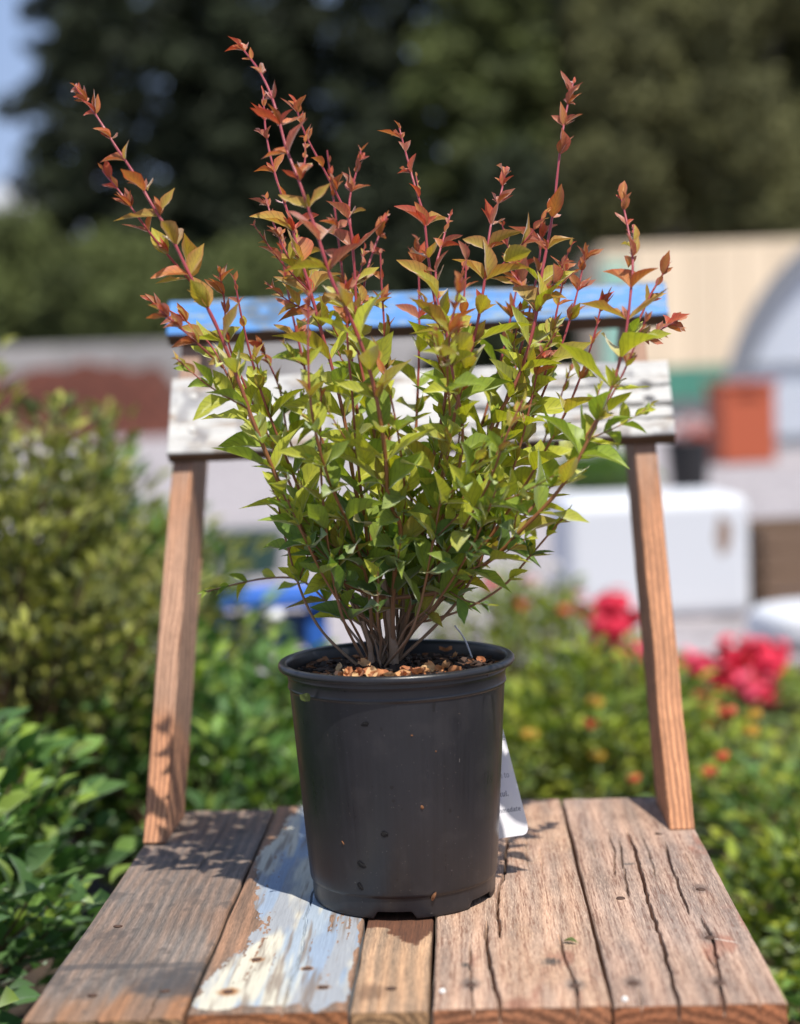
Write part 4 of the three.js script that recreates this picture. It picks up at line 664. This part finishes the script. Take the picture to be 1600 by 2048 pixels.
{
  const rn = mulberry(31), fl = [];
  for (let i = 0; i < 0; i++) { const x = -0.98 + 0.62 * rn(), z = -1.15 + 0.35 * rn(); fl.push([x, 0.55 + 0.42 * rn() * (1 - Math.abs(x + 0.75)), z + 0.1, 0.013 + 0.009 * rn(), bloomB, rn() > 0.25 ? white : blush]); }
  bush('tall_shrub', 'tall olive green shrub left of the chair back', 'shrub', null, [-0.80, -1.25], { r: 0.46, h: 1.10, n: 150, per: 54, leafL: 0.036, cols: GREENS.olive, singles: 150, seed: 5, flowers: fl, from: 0.3 });
  bush('glossy_shrub', 'glossy dark green shrub beside the left front of the chair', 'shrub', null, [-0.80, -0.46], { r: 0.40, h: 0.70, n: 120, per: 44, leafL: 0.046, ratio: 0.55, cols: GREENS.glossy, singles: 150, seed: 6, from: 0.15 });
  bush('glossy_shrub', 'low glossy shrub at the bottom left corner near the seat front', 'shrub', null, [-0.72, 0.10], { r: 0.31, h: 0.42, n: 90, per: 36, leafL: 0.044, ratio: 0.55, cols: GREENS.glossy, singles: 60, seed: 7, from: 0.1 });
  bush('glossy_shrub', 'mid green shrub seen between the left post and the pot', 'shrub', null, [-0.36, -1.30], { r: 0.34, h: 0.58, n: 80, per: 40, leafL: 0.044, ratio: 0.52, cols: GREENS.glossy, singles: 80, seed: 8, from: 0.15 });
  bush('leafy_shrub', 'shrub with long narrow leaves rising behind the left post', 'shrub', null, [-0.62, -1.95], { r: 0.30, h: 0.96, n: 60, per: 34, leafL: 0.06, ratio: 0.34, cols: [...GREENS.olive, ...GREENS.glossy], seed: 9, from: 0.3 });
  bush('yellow_green_shrub', 'low yellow green shrub behind the pot', 'shrub', null, [0.08, -1.7], { r: 0.36, h: 0.40, n: 50, per: 36, leafL: 0.036, cols: GREENS.bright, seed: 10 });
  const f2 = []; for (let i = 0; i < 16; i++) f2.push([0.20 + 0.42 * rn(), 0.16 + 0.24 * rn(), -1.5 + 0.25 * rn(), 0.014 + 0.010 * rn(), bloomB, rn() > 0.4 ? orange : mustard]);
  bush('yellow_green_shrub', 'yellow green plant with orange flecks between the pot and the right post', 'plant', null, [0.40, -1.72], { r: 0.30, h: 0.42, n: 60, per: 38, leafL: 0.038, cols: GREENS.bright, seed: 11, flowers: f2 });
  const f3 = []; for (let i = 0; i < 9; i++) f3.push([0.62 + 0.4 * rn(), 0.08 + 0.16 * rn(), -1.0 + 0.3 * rn(), 0.013 + 0.006 * rn(), bloomB, rn() > 0.3 ? blueP : white]);
  bush('ground_plant', 'bright green plant with small blue flowers right of the chair', 'plant', null, [0.84, -1.28], { r: 0.46, h: 0.27, n: 64, per: 38, leafL: 0.036, cols: [...GREENS.bright, ...GREENS.glossy], seed: 12, flowers: f3, from: 0.05 });
  bush('ground_plant', 'green plant beside the right front edge of the seat', 'plant', null, [0.76, -0.44], { r: 0.34, h: 0.20, n: 90, per: 34, leafL: 0.036, cols: [...GREENS.bright, ...GREENS.glossy], seed: 13, from: 0.05 });
  bush('ground_plant', 'bright green plant at the far right below the red flowers', 'plant', null, [1.2, -1.95], { r: 0.6, h: 0.14, n: 110, per: 34, leafL: 0.04, cols: GREENS.bright, seed: 14, from: 0.05 });
  bush('ground_plant', 'green plant below the lower right edge of the seat', 'plant', null, [0.70, 0.0], { r: 0.30, h: 0.22, n: 80, per: 34, leafL: 0.036, cols: [...GREENS.bright, ...GREENS.glossy], seed: 15, from: 0.05 });
  bush('ground_plant', 'green plant at the right edge beyond the seat corner', 'plant', null, [1.10, -0.80], { r: 0.36, h: 0.22, n: 90, per: 34, leafL: 0.036, cols: GREENS.bright, seed: 16, from: 0.05 });
  bush('ground_plant', 'small green plant hard against the right side of the seat', 'plant', null, [0.66, -0.9], { r: 0.30, h: 0.24, n: 70, per: 36, leafL: 0.036, cols: GREENS.bright, seed: 17, from: 0.05 });
  // red flowering plants
  const red = (x, z, h, list, label, seed) => bush('red_flower_plant', label, 'flowers', 'red flowers in front of the white container', [x, z], { r: 0.2, h, n: 26, per: 30, leafL: 0.042, ratio: 0.6, cols: GREENS.bright, seed, flowers: list });
  red(0.60, -2.95, 0.24, [[0.62, 0.30, -2.95, 0.055, bloomA, crimson], [0.53, 0.32, -3.0, 0.05, bloomA, pink], [0.64, 0.2, -2.85, 0.05, bloomA, orange], [0.565, 0.29, -2.9, 0.065, bloomA, crimson], [0.575, 0.345, -2.95, 0.062, bloomA, crimson], [0.60, 0.22, -2.85, 0.054, bloomA, pink], [0.54, 0.25, -2.9, 0.046, bloomA, pink], [0.50, 0.37, -3.0, 0.03, bloomB, blush], [0.66, 0.14, -2.8, 0.035, bloomB, orange], [0.58, 0.10, -2.8, 0.035, bloomB, orange]], 'crimson flowers just left of the right back post', 51);
  red(0.83, -2.95, 0.12, [[0.80, 0.175, -2.9, 0.062, bloomA, pink], [0.85, 0.150, -2.85, 0.062, bloomA, crimson], [0.76, 0.10, -2.8, 0.054, bloomA, orange], [0.88, 0.16, -2.95, 0.050, bloomA, orange], [0.81, 0.06, -2.75, 0.062, bloomA, orange]], 'pink and orange flowers just right of the right back post', 52);
  red(0.97, -2.95, 0.13, [[0.93, 0.200, -2.9, 0.078, bloomA, crimson], [0.985, 0.190, -2.9, 0.085, bloomA, crimson], [0.94, 0.120, -2.8, 0.070, bloomA, pink], [0.96, 0.10, -2.8, 0.062, bloomA, crimson], [0.92, 0.16, -2.95, 0.046, bloomA, orange]], 'largest crimson flower cluster at the right edge', 53);
  bush('flowering_plant', 'plant with pale pink and rusty flowers below the white container', 'plant', null, [0.30, -3.1], { r: 0.3, h: 0.5, n: 34, per: 30, leafL: 0.04, cols: GREENS.bright, seed: 54, flowers: [[0.36, 0.42, -2.95, 0.035, bloomB, blush], [0.30, 0.46, -3.0, 0.03, bloomB, white], [0.42, 0.45, -3.0, 0.03, bloomB, white], [0.33, 0.36, -2.9, 0.03, bloomB, orange], [0.24, 0.42, -2.9, 0.03, bloomB, pink], [0.44, 0.34, -2.9, 0.03, bloomB, orange]] });
}
// ---------------------------------------------------------------- things in the yard
{
  const blue = std({ color: lin(0.03, 0.13, 0.5), roughness: 0.5 });
  const b = thing('blue_bench', 'low blue painted bench behind the left post', 'bench', [-0.35, 0, -2.55], 0.02);
  part('seat_board', box(0.34, 0.035, 0.22, 0, 0.44, 0, 0.006), blue, b);
  part('apron', box(0.28, 0.09, 0.02, 0, 0.36, 0.05, 0.004), std({ color: lin(0.09, 0.16, 0.34), roughness: 0.6 }), b);
  for (const x of [-0.13, 0.13]) part('leg', box(0.05, 0.4205, 0.18, x, 0.2105, 0, 0.005), blue, b);
  const ball = solo('white_ball', new THREE.SphereGeometry(0.02, 32, 20), std({ color: lin(0.85, 0.85, 0.85), roughness: 0.25 }), 'small round white knob in front of the blue bench', 'knob'); ball.position.set(-0.316, 0.405, -2.418);
  // white container with soft corners
  const wm = std({ color: lin(0.6, 0.61, 0.64), roughness: 0.6 });
  const c = thing('white_container', 'large white rounded container behind the red flowers', 'container', [1.015, 0, -5.2], 0.02);
  part('body', new RoundedBoxGeometry(0.735, 0.485, 0.6, 6, 0.055).translate(0, 0.2445, 0), wm, c);
  const mk = std({ color: lin(0.28, 0.2, 0.16), roughness: 0.8 }); { const g = new THREE.CircleGeometry(0.05, 24); const p = g.attributes.position; for (let i = 1; i < p.count; i++) { const k = 0.6 + 0.7 * noise(i * 0.9, 3); p.setXY(i, p.getX(i) * k * 0.7, p.getY(i) * k * 1.4); } const o = part('stain', g, mk, c); o.position.set(0.255, 0.33, 0.3008); }
  const s = thing('white_sack', 'white sack lying on the ground at the right edge', 'sack', [1.56, 0, -4.2], 0.2);
  { const g = new THREE.SphereGeometry(1, 32, 20); const p = g.attributes.position; for (let i = 0; i < p.count; i++) { const x = p.getX(i), y = p.getY(i), z = p.getZ(i), e = (v) => Math.sign(v) * Math.pow(Math.abs(v), 0.55), k = 1 + 0.1 * (fbm(x * 3 + 4, z * 3 + y * 2, 3) - 0.5); p.setXYZ(i, e(x) * 0.33 * k, e(y) * 0.075 * k + 0.077, e(z) * 0.2 * k); } g.computeVertexNormals(); part('bag', g, wm, s); part('tied_end', new THREE.ConeGeometry(0.05, 0.08, 12).rotateZ(1.4).translate(0.35, 0.09, 0), wm, s); }
  const wood = std({ color: lin(0.16, 0.10, 0.065), roughness: 0.9 });
  const cr = thing('wooden_crate', 'dark brown slatted crate right of the white container', 'crate', [1.74, 0, -5.3], 0.05);
  for (let k = 0; k < 4; k++) part('slat', box(0.6, 0.07, 0.015, 0, 0.045 + k * 0.085, 0.29), wood, cr);
  for (let k = 0; k < 4; k++) part('slat', box(0.6, 0.07, 0.015, 0, 0.045 + k * 0.085, -0.29), wood, cr);
  for (const x of [-0.29, 0.29]) for (let k = 0; k < 4; k++) part('slat', box(0.015, 0.07, 0.56, x, 0.045 + k * 0.085, 0), wood, cr);
  for (const x of [-0.27, 0.27]) for (const z of [-0.265, 0.265]) part('corner_post', box(0.03, 0.34, 0.03, x, 0.171, z), wood, cr);
  const dg = thing('green_bin', 'dark green bin on the gravel behind the left post', 'bin', [-0.82, 0, -7.2], 0.1);
  part('tub', new THREE.CylinderGeometry(0.2, 0.16, 0.22, 32, 1, true).translate(0, 0.111, 0), std({ color: lin(0.02, 0.06, 0.05), roughness: 0.6, side: THREE.DoubleSide }), dg); part('rim', new THREE.TorusGeometry(0.2, 0.012, 8, 32).rotateX(Math.PI / 2).translate(0, 0.222, 0), std({ color: lin(0.02, 0.06, 0.05), roughness: 0.6 }), dg);
  const ob = thing('orange_bin', 'tall orange bin in front of the greenhouse', 'bin', [3.92, 0, -17.2], 0.1);
  const om = std({ color: lin(0.40, 0.085, 0.035), roughness: 0.7 });
  part('body', box(0.62, 0.86, 0.6, 0, 0.432, 0, 0.03), om, ob); part('lid', box(0.67, 0.06, 0.65, 0, 0.895, 0, 0.02), om, ob); part('handle', box(0.3, 0.03, 0.04, 0, 0.8, 0.32, 0.01), om, ob);
  const bp = thing('black_planter', 'black planter of pink and red flowers on the gravel', 'planter', [2.43, 0, -12.2]);
  part('tub', new THREE.CylinderGeometry(0.19, 0.15, 0.45, 32).translate(0, 0.226, 0), std({ color: lin(0.015, 0.014, 0.016), roughness: 0.5 }), bp); part('rim', new THREE.TorusGeometry(0.192, 0.014, 8, 32).rotateX(Math.PI / 2).translate(0, 0.45, 0), std({ color: lin(0.015, 0.014, 0.016), roughness: 0.5 }), bp);
  { const rn = mulberry(8); for (let i = 0; i < 22; i++) { const o = part('flower', bloomA, i % 5 ? blush : orange, bp), a = rn() * 6.3, r = 0.16 * Math.sqrt(rn()); o.position.set(Math.cos(a) * r, 0.47 + 0.2 * rn() * (1 - r * 3), Math.sin(a) * r); o.scale.setScalar(0.06); } }
  bush('round_bush', 'round green bush on the gravel left of the black planter', 'bush', null, [1.62, -11.6], { r: 0.36, h: 0.42, n: 60, per: 40, leafL: 0.08, cols: GREENS.glossy, seed: 60, from: 0.1 });
}
// ---------------------------------------------------------------- mulch bay, shed, greenhouse
{
  const g = new THREE.PlaneGeometry(9, 2.4, 120, 40).rotateX(-Math.PI / 2), p = g.attributes.position;
  for (let i = 0; i < p.count; i++) {
    const x = p.getX(i), z = p.getZ(i), e = smooth(-4.5, -3, x) * smooth(4.5, 3.0, x) * smooth(1.2, 0.1, z) * smooth(-1.2, -1.1, z);
    p.setY(i, 1.7 * e * (0.75 + 0.5 * fbm(x * 0.9 + 5, z * 0.9, 3)) + 0.12 * e * fbm(x * 5, z * 5, 3) - 0.02 * (1 - e));
  }
  g.computeVertexNormals();
  const mm = texture(256, 256, (u, v, c) => { const k = 60 + 70 * fbm(u * 60, v * 30, 4); c[0] = k * 0.86; c[1] = k * 0.47; c[2] = k * 0.37; });
  const o = solo('mulch_pile', g, std({ map: mm, roughness: 1 }), 'long heap of red brown mulch in front of the concrete block wall', 'mulch pile'); o.position.set(-9.6, 0, -42.9);
  const w = thing('block_wall', 'grey concrete block wall behind the mulch heap', 'wall', [-7.5, 0, -44.6]);
  const bg = new RoundedBoxGeometry(1.78, 0.63, 0.8, 2, 0.03), bm = [0.3, 0.34, 0.27].map((k) => std({ color: lin(k * 1.05, k, k * 0.98), roughness: 0.95 }));
  for (let r = 0; r < 4; r++) for (let k = 0; k < 9; k++) { const q = part('block', bg, bm[(k * 5 + r * 7) % 3], w); q.position.set(-7.2 + k * 1.8 + (r % 2) * 0.9, 0.32 + r * 0.645, 0); }
  // cream shed
  const s = thing('cream_shed', 'cream walled shed with mint corner and teal lower band at the right', 'building', [9.6, 0, -39]);
  const cream = [0.58, 0.61, 0.55].map((k) => std({ color: lin(k * 1.22, k * 0.98, k * 0.7), roughness: 0.8 })), mint = std({ color: lin(0.25, 0.46, 0.38), roughness: 0.7 }), teal = std({ color: lin(0.06, 0.22, 0.16), roughness: 0.7 }), dark = std({ color: lin(0.13, 0.13, 0.14), roughness: 0.9 });
  part('core', box(8.9, 4.2, 5, 0, 2.102, -2.6), cream[1], s);
  for (let k = 0; k < 12; k++) part('wall_panel', box(0.66, 2.88, 0.05, -3.35 + k * 0.68, 2.757, -0.06, 0.01), cream[k % 3], s);
  for (let k = 0; k < 12; k++) part('base_panel', box(0.66, 0.8, 0.06, -3.35 + k * 0.68, 0.905, -0.05, 0.01), teal, s);
  part('plinth', box(9.0, 0.5, 0.12, 0.02, 0.251, -0.03), dark, s);
  part('corner_panel', box(0.7, 3.4, 0.08, -4.1, 2.21, -0.05, 0.01), mint, s);
  part('roof_edge', box(9.0, 0.12, 5.2, 0.03, 4.262, -2.63, 0.02), cream[1], s);
  // hoop greenhouse
  const h = thing('hoop_greenhouse', 'arched greenhouse with grey end frame at the right edge', 'greenhouse', [6.6, 0, -20.4], -0.32);
  const A = 2.25, H = 3.0, arc = (a, hh, z) => { const l = []; for (let i = 0; i <= 48; i++) { const t = Math.PI * i / 48; l.push(V(-Math.cos(t) * a, Math.sin(t) * hh, z)); } return l; };
  const steel = std({ color: lin(0.24, 0.25, 0.27), roughness: 0.5, metalness: 0.3 });
  for (let k = 0; k < 6; k++) part('hoop', tube(arc(A, H, -k * 1.8), () => 0.03, 48, 8), steel, h);
  const cover = (a, hh, z0, z1) => { const pos = [], idx = [], l0 = arc(a, hh, z0), l1 = arc(a, hh, z1); for (let i = 0; i <= 48; i++) pos.push(...l0[i].toArray(), ...l1[i].toArray()); for (let i = 0; i < 48; i++) idx.push(i * 2, i * 2 + 1, i * 2 + 2, i * 2 + 1, i * 2 + 3, i * 2 + 2); const q = new THREE.BufferGeometry(); q.setAttribute('position', new THREE.Float32BufferAttribute(pos, 3)); q.setIndex(idx); q.computeVertexNormals(); return q; };
  const film = phy({ color: lin(0.72, 0.76, 0.82), roughness: 0.9, transmission: 0.35, thickness: 0, side: THREE.DoubleSide });
  part('film_cover', cover(A + 0.035, H + 0.035, 0.05, -9.05), film, h);
  const sh = new THREE.Shape(arc(A - 0.02, H - 0.02, 0).map((q) => new THREE.Vector2(q.x, q.y)));
  part('end_wall', new THREE.ShapeGeometry(sh), film, h);
  const rim = new THREE.Shape(arc(A + 0.05, H + 0.05, 0).map((q) => new THREE.Vector2(q.x, q.y))); rim.holes.push(new THREE.Path(arc(A - 0.24, H - 0.22, 0).map((q) => new THREE.Vector2(q.x, q.y))));
  const rg = part('end_frame', new THREE.ExtrudeGeometry(rim, { depth: 0.06, bevelEnabled: false }), steel, h); rg.position.z = 0.06;
  part('door', box(1.1, 2.0, 0.05, 0.2, 1.0, 0.1, 0.01), film, h);
  for (const x of [-0.4, 0.8]) part('door_jamb', box(0.08, 2.1, 0.08, x, 1.051, 0.1), steel, h);
  for (const [y, x] of [[0.12, 0], [1.1, 0]]) part('rail', box(A * 1.8, 0.08, 0.04, x, y, 0.03), steel, h);
}
// ---------------------------------------------------------------- trees
{
  const clump = (n, s, flat, seed) => { const rn = mulberry(seed), pos = [], nor = [], idx = []; for (let i = 0; i < n; i++) { const d = V(rn() - 0.5, (rn() - 0.5) * flat, rn() - 0.5).normalize().multiplyScalar(Math.cbrt(rn())), a = V(rn() - 0.5, rn() - 0.5, rn() - 0.5).normalize(), b = V(rn() - 0.5, rn() - 0.5, rn() - 0.5).cross(a).normalize(), k = s * (0.6 + 0.8 * rn()); d.y *= flat; const o = pos.length / 3; for (const [u, v] of [[-1, 0], [0, -0.45], [1, 0], [0, 0.45]]) { const q = d.clone().addScaledVector(a, u * k).addScaledVector(b, v * k); pos.push(q.x, q.y, q.z); const nn = d.clone().normalize().multiplyScalar(0.8).add(V(0, 0.5, 0)).normalize(); nor.push(nn.x, nn.y, nn.z); } idx.push(o, o + 1, o + 2, o, o + 2, o + 3); } const g = new THREE.BufferGeometry(); g.setAttribute('position', new THREE.Float32BufferAttribute(pos, 3)); g.setIndex(idx); g.computeVertexNormals(); return g; };
  const cA = clump(90, 0.22, 0.5, 3), cB = clump(80, 0.22, 0.85, 4);
  const fm = std({ color: 0xffffff, roughness: 0.85, side: THREE.DoubleSide }), bark = std({ color: lin(0.10, 0.08, 0.065), roughness: 0.95 }), pale = std({ color: lin(0.26, 0.24, 0.21), roughness: 0.95 });
  const M = new THREE.Matrix4(), Q = new THREE.Quaternion(), E = new THREE.Euler();
  function tree(name, label, [x, z], h, r, kind, col, seed, n, group, trunkM = bark, low = 0.06) {
    const rn = mulberry(seed), o = thing(name, label, 'tree', [x, 0, z], rn() * 6, group), list = [], limbs = [];
    limbs.push(tube([V(0, -0.05, 0), V(0.1, h * 0.4, 0.05), V(0, h * 0.97, 0)], (t) => lerp(h * 0.017, 0.03, t), 16, 10));
    if (kind === 'conifer') {
      const B = Math.round(n / 9);
      for (let i = 0; i < B; i++) {
        const t = low + (1 - low) * Math.pow(i / B, 1.15), a = i * 2.399 + rn(), R = r * Math.pow(1 - t, 0.75) * (0.65 + 0.5 * rn()) + 0.15, y = h * t;
        const e = V(Math.cos(a) * R, y - R * 0.22, Math.sin(a) * R);
        if (i % 3 === 0) limbs.push(tube([V(0, y, 0), V(e.x * 0.5, y + 0.05 * R, e.z * 0.5), e], (q) => lerp(0.06, 0.02, q), 4, 5));
        const m = Math.max(3, Math.round(9 * R / r * 1.4)); for (let k = 0; k < m; k++) { const f = 0.25 + 0.8 * (k + rn()) / m; list.push([V(e.x * f + (rn() - 0.5) * 0.7, y - R * 0.22 * f * f + (rn() - 0.5) * 0.4, e.z * f + (rn() - 0.5) * 0.7), 0.5 + 0.45 * rn()]); }
      }
    } else {
      const lobes = []; for (let i = 0; i < 12; i++) { const a = i * 2.399 + rn(), t = low + (1 - low) * (0.15 + 0.8 * (i + rn()) / 12), R = r * (0.35 + 0.5 * rn()) * Math.sin(Math.PI * clamp(t * 0.85 + 0.1)); const c = V(Math.cos(a) * R, h * t, Math.sin(a) * R); lobes.push([c, r * (0.32 + 0.25 * rn())]); limbs.push(tube([V(0, h * t * 0.55, 0), V(c.x * 0.5, h * t * 0.8, c.z * 0.5), c], (q) => lerp(h * 0.007, 0.03, q), 6, 6)); }
      for (let i = 0; i < n; i++) { const [c, R] = lobes[i % 12]; const d = V(rn() - 0.5, rn() - 0.5, rn() - 0.5).normalize().multiplyScalar(R * (0.55 + 0.5 * rn())); list.push([c.clone().add(d), 0.45 + 0.4 * rn()]); }
    }
    part('trunk', merge(limbs), trunkM, o);
    const im = new THREE.InstancedMesh(kind === 'conifer' ? cA : cB, fm, list.length);
    list.forEach(([p, s], i) => { E.set(rn() * 0.6, rn() * 6.3, rn() * 0.6); Q.setFromEuler(E); M.compose(p, Q, V(s, s, s)); im.setMatrixAt(i, M); const b = 0.6 + 0.8 * rn(); im.setColorAt(i, lin(col[0] * b, col[1] * b, col[2] * b)); });
    im.name = 'crown'; im.userData.kind = 'stuff'; im.castShadow = im.receiveShadow = true; o.add(im); return o;
  }
  const dk = [0.024, 0.034, 0.012], md = [0.085, 0.105, 0.026], ol = [0.115, 0.115, 0.04];
  const G = 'trees behind the yard';
  tree('dark_conifer', 'tall dark conifer nearest the patch of sky at the left', [-10.1, -56], 24, 3.9, 'conifer', dk, 71, 900, G);
  tree('dark_conifer', 'tall dark conifer behind the leftmost red shoots', [-5.6, -57], 26, 3.6, 'conifer', dk, 72, 900, G);
  tree('dark_conifer', 'dark conifer left of the small gap of sky', [-3.2, -60], 22, 2.6, 'conifer', dk, 73, 700, G);
  tree('dark_conifer', 'dark conifer right of the small gap of sky', [0.25, -58], 25, 3.3, 'conifer', dk, 74, 800, G);
  tree('green_conifer', 'mid green conifer behind the middle of the shrub', [3.4, -55], 25, 3.4, 'conifer', md, 75, 900, G);
  tree('dark_conifer', 'dark conifer behind the tall right shoot', [6.6, -60], 26, 3.2, 'conifer', dk, 76, 800, G);
  tree('olive_tree', 'olive green broadleaf tree above the cream shed', [9.2, -54], 15, 4.4, 'broad', ol, 77, 1500, G, pale, 0.2);
  tree('olive_tree', 'tall olive broadleaf tree with a pale trunk at the right edge', [13.0, -56], 19, 4.2, 'broad', ol, 78, 1500, G, pale, 0.25);
  tree('low_tree', 'low mid green tree below the sky at the far left', [-12.8, -52], 6.6, 3.0, 'broad', md, 79, 800, G, bark, 0.1);
  tree('low_tree', 'low mid green tree above the mulch heap', [-8.4, -50.5], 5.6, 2.8, 'broad', md, 80, 800, G, bark, 0.1);
  tree('low_tree', 'low green tree behind the block wall left of the blue slat', [-4.4, -50], 5.0, 2.6, 'broad', md, 81, 700, G, bark, 0.1);
  tree('dark_conifer', 'short dark conifer behind the blue slat', [-0.6, -51], 9, 2.6, 'conifer', dk, 82, 600, G);
  tree('dark_conifer', 'short dark conifer left of the cream shed', [3.6, -48], 8, 2.4, 'conifer', dk, 83, 600, G);
  for (const [x, z, h, s, w] of [[-7.4, -66, 24, 84, 'between the two tall left conifers'], [-1.4, -68, 8, 85, 'below the small gap of sky'], [4.8, -67, 24, 86, 'behind the middle green conifer'], [10.8, -68, 22, 87, 'behind the olive trees'], [16.5, -62, 20, 88, 'at the far right edge']]) tree('dark_conifer', 'rear dark conifer ' + w, [x, z], h, 3.4, 'conifer', dk, s, 700, 'rear row of conifers');
}
renderer.render(scene, camera);
